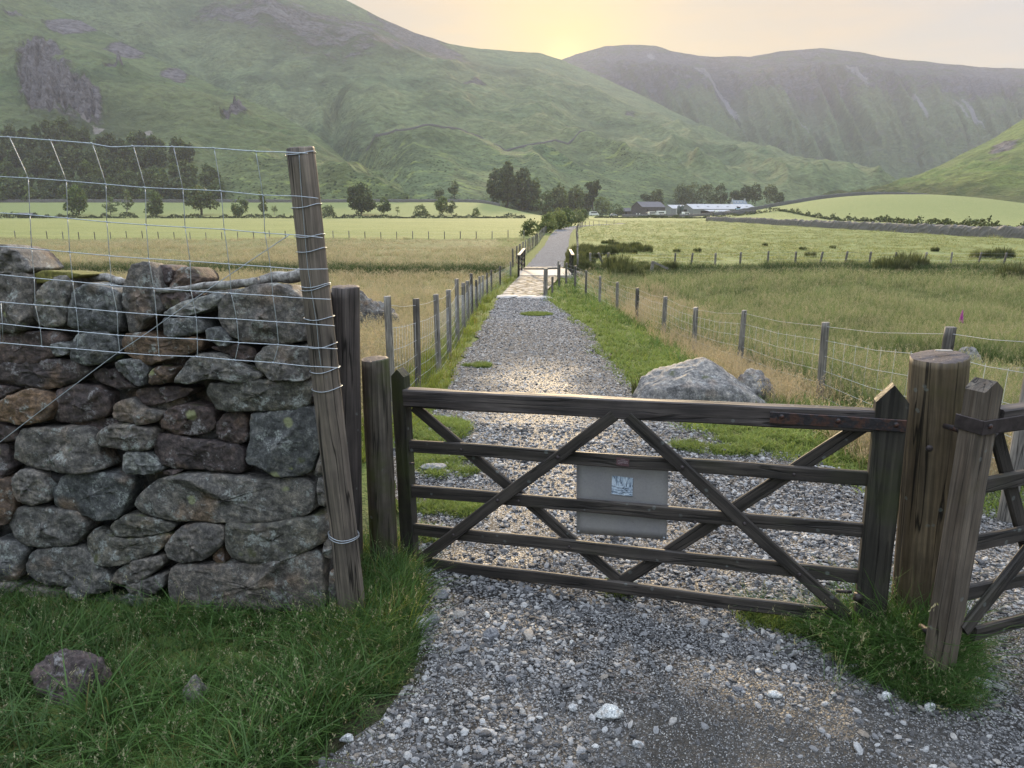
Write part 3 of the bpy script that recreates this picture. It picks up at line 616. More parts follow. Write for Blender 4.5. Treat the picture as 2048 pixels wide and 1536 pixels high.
# the wall carries on to the left in rougher courses
_r = np.random.default_rng(12); _y = 1200.0; _q = 0
while _y > 560 and _q < 34:
    hgt = _r.uniform(82, 118); x = -24.0
    while x > -440 and _q < 34:
        w = _r.uniform(90, 190); j = lambda a: float(_r.uniform(-a, a)); x0, x1, y0, y1 = x - w + 3, x - 3, _y - hgt + 3, _y - 3
        V, F = stone_mesh([(x0 + j(6), y0 + 14 + j(8)), (x0 + w * .3, y0 + j(5)), (x0 + w * .7, y0 + j(6)), (x1 - j(5), y0 + 16 + j(9)), (x1, y1 - 14 + j(6)), (x0 + w * .7, y1 + j(5)), (x0 + w * .3, y1 + j(5)), (x0 + j(6), y1 - 16)], seed=500 + _q, push=float(_r.uniform(-.02, .02)), n=40)
        mk('stone', V, F, [M_grey, M_purp, M_blue, M_grey, M_moss, M_oran][int(_r.integers(0, 6))], wall_e, loc=V.mean(0)); x -= w; _q += 1
    _y -= hgt
# small stones bedded behind the face fill the gaps
for i in range(24):
    px = rng.uniform(10, 640); py = rng.uniform(600, 1200); s = rng.uniform(16, 34)
    pts = [(px + s * 1.6 * math.cos(a) * rng.uniform(.8, 1.1), py + s * math.sin(a) * rng.uniform(.8, 1.1)) for a in np.arange(0, 6.2, .8)]
    V, F = stone_mesh(pts, seed=200 + i, push=-.075, n=32); mk('packing_stone', V, F, [M_grey, M_purp, M_dark][i % 3], wall_e, loc=V.mean(0))
# the rubble heart of the wall, a solid lumpy body
def wall_core():
    nu, nw = 90, 46; L = 3.2; H = 1.74
    us = np.linspace(0.02, L, nu); ring = []
    # cross-section: front face up, over the top, down the back
    prof = [(-.14, w) for w in np.linspace(-.1, H, 30)] + [(d, H + .02) for d in np.linspace(-.2, -.5, 8)] + [(-.52, w) for w in np.linspace(H, -.1, 20)]
    prof = np.array(prof); V = WA[None, None] + -_u[None, None] * us[:, None, None] + _n[None, None] * prof[None, :, :1] + _w[None, None] * prof[None, :, 1:]
    V = V + (.035 * fbm(V * 7, 3) + .02 * (1 - 2 * np.abs(noise(V * 14))))[..., None] * _n + (.03 * noise(V * 8 + 5))[..., None] * _w
    n2 = prof.shape[0]; F = [tuple(f) for f in grid_faces(nu, n2)] + [tuple(range(n2))[::-1], tuple((nu - 1) * n2 + j for j in range(n2))]
    V = V.reshape(-1, 3); mk('rubble_core', V, F, M_dark, wall_e, loc=V.mean(0))
wall_core()

# loose things lying on the wall
def rock_blob(size, seed=0, nr=34, nc=60, rough=.10, planes=12, flat=.0, cuts=None):
    r = np.random.default_rng(seed); th = np.linspace(0.001, math.pi - .001, nr); ph = np.linspace(0, 2 * math.pi, nc, endpoint=False)
    D = np.stack([np.outer(np.sin(th), np.cos(ph)), np.outer(np.sin(th), np.sin(ph)), np.outer(np.cos(th), np.ones(nc))], -1)
    R = np.full((nr, nc), 1.12)
    for _ in range(planes):
        n = r.normal(size=3); n /= np.linalg.norm(n); d = r.uniform(.72, .98); q = D @ n; R = np.minimum(R, np.where(q > .05, d / np.maximum(q, .05), 9))
    for n, d in (cuts or []):
        n = np.array(n, float); n /= np.linalg.norm(n); q = D @ n; R = np.minimum(R, np.where(q > .04, d / np.maximum(q, .04), 9))
    R = R * (1 + rough * fbm(D * 2.2 + seed * 5.1, 3) + rough * .35 * (1 - 2 * np.abs(noise(D * 7 + seed))) + rough * .15 * noise(D * 17 + seed))
    V = D * R[..., None]; V[..., 2] = np.maximum(V[..., 2], -flat) if flat else V[..., 2]
    V = V.reshape(-1, 3) * np.array(size)
    F = [tuple(f)[::-1] for f in grid_faces(nr, nc, True)] + [tuple(range(nc)), tuple((nr - 1) * nc + j for j in range(nc))[::-1]]
    return V, F
TOPO = WA + _n * -.12
def top_stone(name, pts, mat, label, cat, bulge=.07, depth=.16, seed=0, push=-.02):
    V, F = stone_mesh(Z1(pts), bulge=bulge, depth=depth, seed=seed, push=push); o = mk(name, V, F, mat, loc=V.mean(0)); return tag(o, label, cat)
top_stone('cope_stone', [(720, 960), (768, 838), (850, 828), (892, 900), (912, 990), (968, 1112), (920, 1142), (800, 1252), (768, 1242), (738, 1150), (708, 1040)], M_grey, 'lichen-spotted stone stood upright on the top of the wall', 'stone', .06, .18, 301)
top_stone('cope_stone', [(880, 850), (990, 848), (1012, 890), (1002, 960), (900, 980)], M_purp, 'dark brown block on the wall top right behind the upright stone', 'stone', .05, .2, 302, -.12)
top_stone('cope_stone', [(1000, 960), (1040, 868), (1130, 858), (1190, 935), (1120, 980), (1000, 985)], M_oran, 'pitted brown and white rock on the wall top above the birch log', 'stone', .07, .2, 303, -.10)
top_stone('moss_cushion', [(185, 905), (260, 878), (400, 888), (485, 905), (400, 935), (300, 950), (200, 960)], plain('yellow_moss', (.13, .12, .03), .95, bumps=1, var=.5, scale=60), 'low yellow moss cushion on the left end of the wall top', 'moss', .03, .25, 304, -.03)
def birch_mat():
    g = G('birch_bark'); o = g.obj(); n = g.noise(g.map(o, (3, 30, 30)), 1.2, 5, .7); n2 = g.noise(g.map(o, (22, 16, 16)), 1.0, 6, .75); n3 = g.noise(o, 40, 4, .7)
    c = g.mix(g.rng(n2, .36, .60), (.07, .06, .052), (.36, .35, .33)); c = g.mul(c, g.ramp(n3, [(.3, (.6,) * 3), (.7, (1.25,) * 3)])); c = g.mix(g.rng(n, .58, .66, 0, .7), c, (.08, .05, .04))
    return g.bsdf(c, .8, g.bump(g.math('ADD', n, n3), .8, .006), spec=.3)
BIRCH = birch_mat()
def log(a, b, ra, rb, label, push, k):
    A = on_plane(a[0] / 2.926, 240 + a[1] / 2.926, WA + _n * push[0], _n); B = on_plane(b[0] / 2.926, 240 + b[1] / 2.926, WA + _n * push[1], _n)
    x = (B - A); L = np.linalg.norm(x); x /= L; z = np.cross(x, _n); z /= np.linalg.norm(z); y = np.cross(z, x)
    t = np.linspace(0, 1, 26); pts = np.stack([t * L, .012 * noise(np.stack([t * 4, t * 0 + k], -1)), .012 * noise(np.stack([t * 4, t * 0 + k + 5], -1))], -1)
    V, F = tube(pts, (ra + (rb - ra) * t) * (1 + .12 * noise(np.stack([t * 9, t * 0 + k], -1))), 14)
    V = V + .003 * noise(V * 50)[:, None]
    M = Matrix(((x[0], y[0], z[0], A[0]), (x[1], y[1], z[1], A[1]), (x[2], y[2], z[2], A[2]), (0, 0, 0, 1)))
    tag(mk('birch_log', V, F, BIRCH, mw=M), label, 'log')
log((905, 1000), (1508, 942), .014, .023, 'silvery birch log with a dark sawn end lying along the wall top', (-.02, -.04), 1)
log((505, 918), (735, 945), .024, .022, 'short pale log left of the upright stone on the wall', (-.2, -.16), 2)
log((1440, 965), (1790, 895), .026, .034, 'thick pale lichened log end tucked behind the leaning post', (-.16, -.10), 3)
log((950, 1030), (1330, 985), .012, .012, 'thin broken stick under the birch log', (-.07, -.10), 4)

# ------------------------------------------------------------------ timber: round posts and sawn boards
W_gate = wood_mat('gate_timber', (.026, .023, .021), (.080, .070, .063), axis=0, green=.2, lich=1.2, crack=.7, greencol=(.045, .048, .02))
W_rail = wood_mat('gate_rail_timber', (.036, .030, .030), (.115, .10, .096), axis=0, green=.05, lich=.35, crack=.8)
W_stile = wood_mat('gate_stile_timber', (.022, .021, .018), (.058, .053, .044), axis=2, green=.45, lich=.4, crack=.6, greencol=(.040, .050, .016))
W_stile2 = wood_mat('gate_stile_weathered', (.070, .052, .038), (.15, .128, .105), axis=2, green=.25, lich=.3, crack=.95, greencol=(.09, .08, .03))
W_lean = wood_mat('leaning_post_timber', (.10, .084, .070), (.235, .20, .17), axis=2, green=.05, lich=.1, crack=1.0, end=True)
W_dark = wood_mat('old_post_timber', (.040, .033, .032), (.11, .095, .09), axis=2, green=.05, lich=.3, crack=.9, end=True)
W_green = wood_mat('mossy_post_timber', (.060, .052, .042), (.13, .115, .095), axis=2, green=.62, lich=.1, crack=.8, greencol=(.055, .075, .010), end=True)
W_big = wood_mat('gatepost_timber', (.075, .056, .034), (.165, .13, .085), axis=2, green=.35, lich=.1, crack=1.0, greencol=(.085, .078, .026), end=True)
W_fence = wood_mat('fence_post_timber', (.15, .14, .125), (.34, .32, .29), axis=2, green=.1, lich=.3, crack=.8)
W_fenced = wood_mat('fence_post_timber_dark', (.08, .073, .066), (.20, .185, .165), axis=2, green=.1, lich=.3, crack=.8)
IRON = plain('rusty_iron', (.055, .045, .045), .55, .5, 1, .4, 24)
def rust_mat():
    g = G('rust_streaked_iron'); o = g.obj(); n = g.noise(o, 14, 6, .7); n2 = g.noise(o, 60, 4, .7)
    c = g.mix(g.rng(n, .47, .56), (.030, .028, .032), (.080, .040, .030)); c = g.mul(c, g.ramp(n2, [(.3, (.6,) * 3), (.7, (1.4,) * 3)]))
    return g.bsdf(c, .55, g.bump(n2, .6, .003), metal=.35)
RUST = rust_mat()
ZINC = plain('galvanised_wire', (.42, .46, .50), .45, .6, 0, .15, 80)
def frame(A, B, nrm):
    A = np.asarray(A, float); B = np.asarray(B, float); x = B - A; L = float(np.linalg.norm(x)); x = x / L
    z = np.asarray(nrm, float); z = z - x * (z @ x); z /= np.linalg.norm(z); y = np.cross(z, x)
    return Matrix(((x[0], y[0], z[0], A[0]), (x[1], y[1], z[1], A[1]), (x[2], y[2], z[2], A[2]), (0, 0, 0, 1))), L
def board(name, A, B, width, thick, nrm, mat, parent=None, seg=26, seed=0, rr=.006, wob=.0025):
    M, L = frame(A, B, nrm); w, t = width / 2, thick / 2; c = [(w, t), (-w, t), (-w, -t), (w, -t)]; prof = []
    for i, (a, b) in enumerate(c):
        s = (math.copysign(1, a), math.copysign(1, b)); e = [(a - s[0] * rr, b), (a, b - s[1] * rr)]
        if i in (0, 2): e = e[::-1] if i == 0 else e[::-1]
        prof += e
    # subdivide the wide faces
    pr = []
    for i in range(len(prof)):
        p, q = np.array(prof[i]), np.array(prof[(i + 1) % len(prof)]); m = 4 if np.linalg.norm(q - p) > width * .5 else 1
        pr += [tuple(p + (q - p) * j / m) for j in range(m)]
    pr = np.array(pr); n = len(pr); xs = np.linspace(0, L, seg)
    V = np.zeros((seg, n, 3)); V[..., 0] = xs[:, None]; V[..., 1] = pr[None, :, 0]; V[..., 2] = pr[None, :, 1]
    q = V * np.array([3, 30, 30]) + seed * 7.7
    V[..., 1] += wob * noise(q); V[..., 2] += wob * .8 * noise(q + 33); V[..., 1] += .004 * noise(np.stack([V[..., 0] * 2.2, V[..., 0] * 0 + seed], -1))
    F = [tuple(f) for f in grid_faces(seg, n, True)] + [tuple(range(n))[::-1], tuple((seg - 1) * n + j for j in range(n))]
    o = mk(name, V.reshape(-1, 3), F, mat, None, mw=M); o.data.polygons.foreach_set('use_smooth', [False] * len(o.data.polygons))
    if parent is not None:
        o.parent = parent; o.matrix_parent_inverse = Matrix.Translation(parent.location).inverted()
    return o
def round_post(name, top, base, rt, rb, mat, parent=None, seed=0, n=40, seg=34, cap=True):
    A = np.asarray(base, float); B = np.asarray(top, float); z = B - A; L = np.linalg.norm(z); z /= L; x = np.cross([0, 1., 0], z); x /= np.linalg.norm(x); y = np.cross(z, x)
    M = Matrix(((x[0], y[0], z[0], A[0]), (x[1], y[1], z[1], A[1]), (x[2], y[2], z[2], A[2]), (0, 0, 0, 1)))
    t = np.linspace(0, 1, seg); a = np.linspace(0, 2 * math.pi, n, endpoint=False); T, Aa = np.meshgrid(t, a, indexing='ij')
    R = rb + (rt - rb) * T; C = np.stack([np.cos(Aa), np.sin(Aa)], -1)
    R = R * (1 + .05 * noise(np.stack([C[..., 0] * 1.2 + seed, C[..., 1] * 1.2, T * L * 1.5], -1)) + .022 * noise(np.stack([C[..., 0] * 6 + seed, C[..., 1] * 6, T * L * 2.5], -1)) + .012 * noise(np.stack([C[..., 0] * 14, C[..., 1] * 14, T * L * 9 + seed], -1)))
    V = np.concatenate([C * R[..., None], (T * L)[..., None]], -1)
    rings = [V.reshape(-1, 3)]
    for f, dz in ((.965, .003), (.75, .005), (.45, .006), (.15, .007)):
        q = V[-1].copy(); q[:, :2] *= f; q[:, 2] += dz + .0035 * noise(q * 60 + seed) + (q[:, 0] * .05); rings.append(q)
    Vv = np.concatenate(rings); m = seg + 4
    F = [tuple(f) for f in grid_faces(m, n, True)] + [tuple((m - 1) * n + j for j in range(n)), tuple(range(n))[::-1]]
    o = mk(name, Vv, F, mat, None, mw=M)
    if parent is not None:
        o.parent = parent; o.matrix_parent_inverse = Matrix.Translation(parent.location).inverted()
    return o
def extend(top, base, z):
    top = np.asarray(top); base = np.asarray(base); d = base - top; return top + d * ((z - top[2]) / d[2])

# leaning strainer post + the two stub posts beside it
LT = P(600, 297, 3.40); LB = P(699, 1170, 3.50)
leanpost = tag(round_post('strainer_post', LT, extend(LT, LB, -.15), .063, .074, W_lean, seed=3), 'tall grey post leaning left at the wall end, wire netting tied round it', 'post')
T2 = P(691, 574, 3.92); B2 = P(700, 1100, 3.98)
tag(round_post('stub_post', T2, extend(T2, B2, -.15), .073, .078, W_dark, seed=5), 'dark upright round post standing just behind the leaning post', 'post')
T3 = P(750, 718, 4.08); B3 = P(768, 1090, 4.12)
tag(round_post('stub_post', T3, extend(T3, B3, -.2), .078, .086, W_green, seed=8), 'short green-stained round post next to the latch end of the gate', 'post')
T4 = P(1881, 714, 3.36); B4 = P(1836, 1240, 3.42)
bigpost = round_post('gate_post', T4, extend(T4, B4, -.2), .122, .128, W_big, seed=11, n=64, seg=50)
gp = tag(bigpost, 'thick round olive-brown gatepost both gates hang from', 'gate post')
M_, = (bigpost.matrix_world.copy(),)
chip = box((0, 0, 0), (.075, .014, .006)); c0 = P(1886, 711, 3.36)
tag(mk('wood_chip', chip[0] @ np.array([[1, -.1, 0], [.1, 1, 0], [0, 0, 1]]) + c0 + np.array([0, 0, .024]), chip[1], plain('pale_chip', (.5, .46, .42), .8)), 'pale splinter of wood lying on top of the thick gatepost', 'wood chip')

def bolt(name, p, nrm, r, parent, mat=IRON):
    n = np.asarray(nrm, float); n /= np.linalg.norm(n); pts = [p - n * .004, p, p + n * r * .3, p + n * r * .52, p + n * r * .6]
    V, F = tube(pts, [r, r, r * .88, r * .5, r * .08], 12); o = mk(name, V, F, mat, parent, loc=np.asarray(p)); return o
bolt('bolt', on_plane(1859, 897, T4 + np.array([-.0, -.128, 0]), np.array([.0, 1, 0])), (0, -1, 0), .017, bigpost)
bigpost.children[0].matrix_parent_inverse = bigpost.matrix_world.inverted()

# ------------------------------------------------------------------ the five-bar gate
GL = P(792, 800, 4.20); GR_ = P(1786, 800, 3.32)
gdir = GR_ - GL; gdir[2] = 0; gdir /= np.linalg.norm(gdir); gn = np.array([gdir[1], -gdir[0], 0.0])     # gn points to the camera
def GP(px, py, off=0.0): return on_plane(px, py, GL + gn * off, gn)
hb = GP(1745, 1240); gate = empty('field_gate', (float(hb[0]), float(hb[1]), 0.0), 'closed five-barred dark timber gate across the gravel track', 'gate')
def gbar(name, a, b, w, t, off, mat=W_gate, seed=0, ea=0, eb=0, **k):
    """front-face centre line traced at a, b"""
    A = GP(*a, off + t / 2) - gn * t / 2; B = GP(*b, off + t / 2) - gn * t / 2; d = (B - A) / np.linalg.norm(B - A)
    return board(name, A - d * ea, B + d * eb, w, t, gn, mat, gate, seed=seed, **k)
gbar('top_rail', (806, 797), (1752, 845), .108, .072, 0, W_rail, 1, wob=.004, rr=.008)
for i, (a, b) in enumerate((((813, 892), (1738, 958.5)), ((817, 982), (1730, 1062)), ((822, 1059), (1716, 1155)), ((826, 1124), (1706, 1237)))):
    gbar('bar', a, b, .076, .026, 0, W_gate, 2 + i)
gbar('brace', (1228, 832), (842, 1118), .066, .026, .028, W_gate, 7, eb=.03)
gbar('brace', (1254, 834), (1688, 1230), .066, .026, .028, W_gate, 8, eb=.02)
gbar('brace', (826, 814), (1240, 1163), .066, .026, -.028, W_gate, 9)
gbar('brace', (1722, 855), (1244, 1164), .070, .026, -.028, W_gate, 10, ea=.03)
def stile(name, parent, n, top_c, bot_c, w, t, planef, mat, seed, peak=.055, slope_front=0, foot=0.0):
    """square post with a two-sided weathered peak; top_c is the peak, bot_c the foot, both on the front face"""
    A = np.asarray(bot_c); B = np.asarray(top_c); up = B - A; L = np.linalg.norm(up); up /= L; side = np.cross(up, n); side /= np.linalg.norm(side); nn = np.cross(side, up)
    if nn @ n < 0: nn = -nn
    M = Matrix(((side[0], -nn[0], up[0], A[0]), (side[1], -nn[1], up[1], A[1]), (side[2], -nn[2], up[2], A[2]), (0, 0, 0, 1)))
    seg = 30; V = []; prof = []
    for s in range(4):
        ca = [(-w / 2, 0), (w / 2, 0), (w / 2, t), (-w / 2, t)]; p, q = np.array(ca[s]), np.array(ca[(s + 1) % 4])
        prof += [tuple(p + (q - p) * f) for f in (.06, .28, .5, .72, .94)]
    prof = np.array(prof); n_ = len(prof)
    for i in range(seg):
        f = i / (seg - 1); row = np.zeros((n_, 3)); row[:, :2] = prof
        topz = L - peak * np.abs(prof[:, 0]) / (w / 2) - slope_front * (1 - prof[:, 1] / t)
        row[:, 2] = foot * 0 + f * topz
        q = np.stack([row[:, 0] * 30 + seed, row[:, 1] * 30, row[:, 2] * 3], -1); row[:, 0] += .002 * noise(q); row[:, 1] += .002 * noise(q + 9)
        V.append(row)
    V = np.concatenate(V); m0 = (seg - 1) * n_
    F = [tuple(f) for f in grid_faces(seg, n_, True)] + [tuple(range(n_))[::-1]]
    # roof: two planes meeting on the ridge line
    front = [0, 1, 2, 3, 4]; right = [5, 6, 7, 8, 9]; backi = [10, 11, 12, 13, 14]; left = [15, 16, 17, 18, 19]
    F.append(tuple(m0 + j for j in [2, 3, 4] + right + [10, 11, 12])); F.append(tuple(m0 + j for j in [12, 13, 14] + left + [0, 1, 2]))
    o = mk(name, V, F, mat, None, mw=M, smooth=False); o.parent = parent; o.matrix_parent_inverse = Matrix.Translation(parent.location).inverted(); return o
stile('latch_stile', gate, gn, GP(793, 739, .03), GP(816, 1133, .03), .088, .08, None, W_stile, 21, peak=.045)
stile('hanging_stile', gate, gn, GP(1789, 771, .04), GP(1738, 1262, .04), .142, .078, None, W_stile, 22, peak=.085)
# hinge strap, band and bolts
sm = board('hinge_strap', GP(1540, 834, .046), GP(1812, 853, .046), .058, .008, gn, RUST, gate, seed=31, rr=.002, wob=.0006)
for p in ((1563, 833.5), (1676, 842), (1792, 850)): bolt('bolt', GP(*p, .050), gn, .013, gate, RUST)
for p in ((1115, 915), (994.5, 1001.5), (906.3, 1070.5), (1364, 935), (1489, 1048), (1599, 1150)): bolt('bolt', GP(*p, .056), gn, .011, gate)
for p in ((921.7, 899.6), (1036.5, 1002.5), (1138, 1094), (1588, 949.5), (1390, 1045)): bolt('bolt', GP(*p, .028), gn, .009, gate)
bolt('bolt', GP(1199, 830, .006), gn, .006, gate)
V, F = tube([GP(1672, 1182, -.03), GP(1704, 1184, -.03)], .009, 8); mk('latch_pin', V, F, IRON, gate, loc=V.mean(0))
V, F = tube([GP(815, 926, .02), GP(829, 927, .0)], .007, 8); mk('latch_pin', V, F, IRON, gate, loc=V.mean(0))
V, F = box(GP(1716, 1195, .045), (.035, .03, .045)); mk('hinge_cup', V, F, IRON, gate, loc=V.mean(0))

# grey metal sheet tied behind the bars, with a scratched sticker; small plaque on the second bar
def sheet(name, corners, off, th, mat, parent):
    C = [GP(x, y, off) for x, y in corners]; nx, ny = 14, 10; V = []
    for side in (0, 1):
        for j in range(ny):
            for i in range(nx):
                a, b = i / (nx - 1), j / (ny - 1); p = (C[0] * (1 - a) + C[1] * a) * (1 - b) + (C[3] * (1 - a) + C[2] * a) * b
                V.append(p - gn * (th * side - .0012 * math.sin(a * 5 + b * 3)))
    F = [tuple(f)[::-1] for f in grid_faces(ny, nx)] + [tuple(f + nx * ny) for f in grid_faces(ny, nx)]
    bd = [i for i in range(nx)] + [nx * j + nx - 1 for j in range(1, ny)] + [nx * (ny - 1) + i for i in range(nx - 2, -1, -1)] + [nx * j for j in range(ny - 2, 0, -1)]
    F += [(bd[k], bd[(k + 1) % len(bd)], bd[(k + 1) % len(bd)] + nx * ny, bd[k] + nx * ny) for k in range(len(bd))]
    V = np.array(V); return mk(name, V, F, mat, parent, loc=V.mean(0))
def board_metal():
    g = G('dull_sheet_metal'); p = g.obj(); n = g.noise(p, 5, 4, .6); n2 = g.noise(g.map(p, (40, 40, 6)), 1, 4, .7); n3 = g.noise(p, 90, 3, .7)
    c = g.mix(g.rng(n, .35, .65), (.29, .285, .295), (.34, .33, .325)); c = g.mul(c, g.ramp(n3, [(.2, (.88,) * 3), (.6, (1.04,) * 3)]))
    sm_ = g.math('MULTIPLY', g.rng(g.noise(g.map(p, (9, 9, 22), (0, .6, 0)), 1.6, 5, .75), .62, .72), .5); c = g.mix(sm_, c, (.09, .09, .10))
    return g.bsdf(c, g.rng(n2, .3, .7, .42, .6), metal=.25)
notice = sheet('metal_sheet', [(1151, 926), (1336, 940), (1332, 1083), (1151, 1070)], -.006, .003, board_metal(), None)
notice.location = notice.location; tag(notice, 'plain dull grey metal sheet fixed behind the middle bars of the gate', 'metal sheet')
# keep it clear of the bars: they are 26 mm thick, so the sheet hangs off their back faces
notice.location = Vector(notice.location) - Vector(gn) * .0225
def sticker_mat():
    g = G('scratched_sticker'); p = g.obj(); a = g.noise(g.map(p, (90, 90, 14), (0, .15, 0)), 1.6, 4, .7, .6); b = g.noise(g.map(p, (22, 22, 120), (0, .12, 0)), 1.5, 4, .7, .8)
    sp = g.n('ShaderNodeSeparateXYZ'); g.l(p, sp.inputs[0]); s = g.mix(g.rng(sp.outputs[2], -.006, .004), b, a)
    sc = g.n('ShaderNodeRGBToBW'); g.l(s, sc.inputs[0])
    return g.bsdf(g.ramp(sc.outputs[0], [(.40, (.01, .02, .05)), (.50, (.35, .45, .58)), (.56, (.62, .72, .82))]), .45)
def quad_on(name, c, w, h, off, mat, parent, dz=0.0):
    p = GP(*c, off); side = np.cross([0, 0, 1.], gn); side = -side if side[0] < 0 else side
    V = [p + side * a * w / 2 + np.array([0, 0, b * h / 2 + a * dz]) + gn * t for t in (0, .0015) for a, b in ((-1, -1), (1, -1), (1, 1), (-1, 1))]
    F = [(4, 5, 6, 7), (3, 2, 1, 0), (0, 1, 5, 4), (1, 2, 6, 5), (2, 3, 7, 6), (3, 0, 4, 7)]; V = np.array(V); return mk(name, V, F, mat, parent, loc=V.mean(0), smooth=False)
st = quad_on('sticker', (1244.5, 972), .117, .108, -.0265, sticker_mat(), None); st.parent = notice; st.matrix_parent_inverse = Matrix.Translation(notice.location).inverted()
for c in ((1157, 1063), (1328, 1076)):
    b = bolt('screw', GP(*c, -.026), gn, .006, None, ZINC); b.parent = notice; b.matrix_parent_inverse = Matrix.Translation(notice.location).inverted()
plq = quad_on('name_plaque', (1245.5, 924), .070, .044, .0165, plain('plaque_purple_brown', (.10, .055, .06), .5), gate, -.001); plq['label'] = 'small purplish plaque with worn pale lettering on the second bar'
LET = plain('worn_pale_letters', (.42, .36, .38), .6)
def letters(z0, h, x0, x1, seed):
    r = np.random.default_rng(seed); p = GP(1245.5, 924, .0185); side = np.cross([0, 0, 1.], gn); side = -side if side[0] < 0 else side; parts = []; x = x0
    while x < x1:
        w = r.uniform(.6, 1.0) * h * .75; 
        for k in range(int(r.integers(2, 4))):
            horiz = r.random() < .45; ax = x + (w / 2 if horiz else r.choice([0.15, .85]) * w); az = z0 + (r.choice([-.45, 0, .45]) * h if horiz else 0)
            sx, sz = (w, h * .2) if horiz else (h * .2, h); c = p + side * ax + np.array([0, 0, az - .001 * ax / .07])
            v = [c + side * a * sx / 2 + np.array([0, 0, b * sz / 2]) + gn * t for t in (-.0006, .0006) for a, b in ((-1, -1), (1, -1), (1, 1), (-1, 1))]
            parts.append((v, [(4, 5, 6, 7), (3, 2, 1, 0), (0, 1, 5, 4), (1, 2, 6, 5), (2, 3, 7, 6), (3, 0, 4, 7)]))
        x += w + h * .3
    return parts
V, F = merge(letters(.0135, .003, -.012, .012, 1) + letters(.005, .0055, -.026, .026, 2) + letters(-.004, .0055, -.028, .027, 3) + letters(-.0125, .0022, -.026, -.004, 4))
lt = mk('lettering', V, F, LET, None, loc=V.mean(0), smooth=False); lt.parent = plq; lt.matrix_parent_inverse = (Matrix.Translation(Vector(gate.location)) @ Matrix.Translation(Vector(gate.location)).inverted() @ Matrix.Translation(plq.location)).inverted()

# ------------------------------------------------------------------ the wicket gate swinging off to the right
d2 = np.array([1, .42, 0]); d2 /= np.linalg.norm(d2); n2_ = np.array([d2[1], -d2[0], 0]); O2 = P(1972, 850, 2.97)
def GQ(px, py, off=0.0): return on_plane(px, py, O2 + n2_ * off, n2_)
g2 = empty('wicket_gate', (float(GQ(1900, 1300)[0]), float(GQ(1900, 1300)[1]), 0.0), 'second dark timber gate hinged on the right of the thick gatepost', 'gate')
def qbar(name, a, b, w, t, off, L=1.15, mat=W_gate, seed=0, ea=0):
    A = GQ(*a, off + t / 2) - n2_ * t / 2; B = GQ(*b, off + t / 2) - n2_ * t / 2; d = (B - A) / np.linalg.norm(B - A)
    return board(name, A - d * ea, A + d * L, w, t, n2_, mat, g2, seed=seed, seg=16)
qbar('top_rail', (2012, 844), (2048, 838.5), .105, .07, 0, 1.1, W_rail, 41, ea=.02)
for i, (a, b) in enumerate((((1983, 971), (2048, 958.5)), ((1963, 1086), (2048, 1068.5)), ((1943, 1185), (2048, 1161.5)), ((1961, 1267), (2048, 1243.5)))): qbar('bar', a, b, .072, .026, 0, 1.14, W_gate, 42 + i, ea=.03)
qbar('brace', (1932, 1264), (2048, 1118), .07, .026, .028, 1.25, W_gate, 47)
qbar('brace', (1998, 868), (2046, 1050), .07, .026, -.028, 1.25, W_gate, 48)
c2 = GQ(1994, 763, .03); f2 = GQ(1897, 1337, .03)
stile('hanging_stile', g2, n2_, c2, f2, .115, .095, None, W_stile2, 23, peak=.045)
e2 = c2 + d2 * 1.15; stile('latch_stile', g2, n2_, e2, f2 + d2 * 1.15, .085, .08, None, W_stile, 24, peak=.04)
a_ = GQ(1974, 855, .04); board('hinge_strap', a_ - d2 * .03, a_ + d2 * .5, .062, .008, n2_, IRON, g2, seed=51, rr=.002, wob=.0006)
bolt('bolt', GQ(1981, 853, .046), n2_, .012, g2, RUST)
wrap0 = a_ - d2 * .03; board('hinge_strap', wrap0 + n2_ * .002, wrap0 - n2_ * .12, .062, .008, -d2, IRON, g2, seed=52, rr=.002, wob=.0006)
ph = P(1929, 845, 3.05); V, F = tube([ph + [0, 0, -.05], ph + [0, 0, .035]], .022, 14); mk('hinge_knuckle', V, F, IRON, g2, loc=V.mean(0))
V, F = tube([ph + [0, 0, .03], ph + [0, 0, .05]], .014, 12); mk('hinge_pin', V, F, IRON, g2, loc=V.mean(0))
V, F = tube([P(1890, 852, 3.22), P(1908, 857, 3.14), P(1930, 862, 3.06)], [.012, .014, .014], 10); hk = mk('hinge_hook', V, F, RUST, None, loc=V.mean(0)); hk.parent = bigpost; hk.matrix_parent_inverse = bigpost.matrix_world.inverted()
V, F = tube([P(1842, 1252, 3.10), P(1855, 1262, 3.0), P(1875, 1263, 2.98), P(1890, 1255, 3.0)], [.012, .016, .016, .012], 12); mk('hinge_hook', V, F, IRON, g2, loc=V.mean(0))

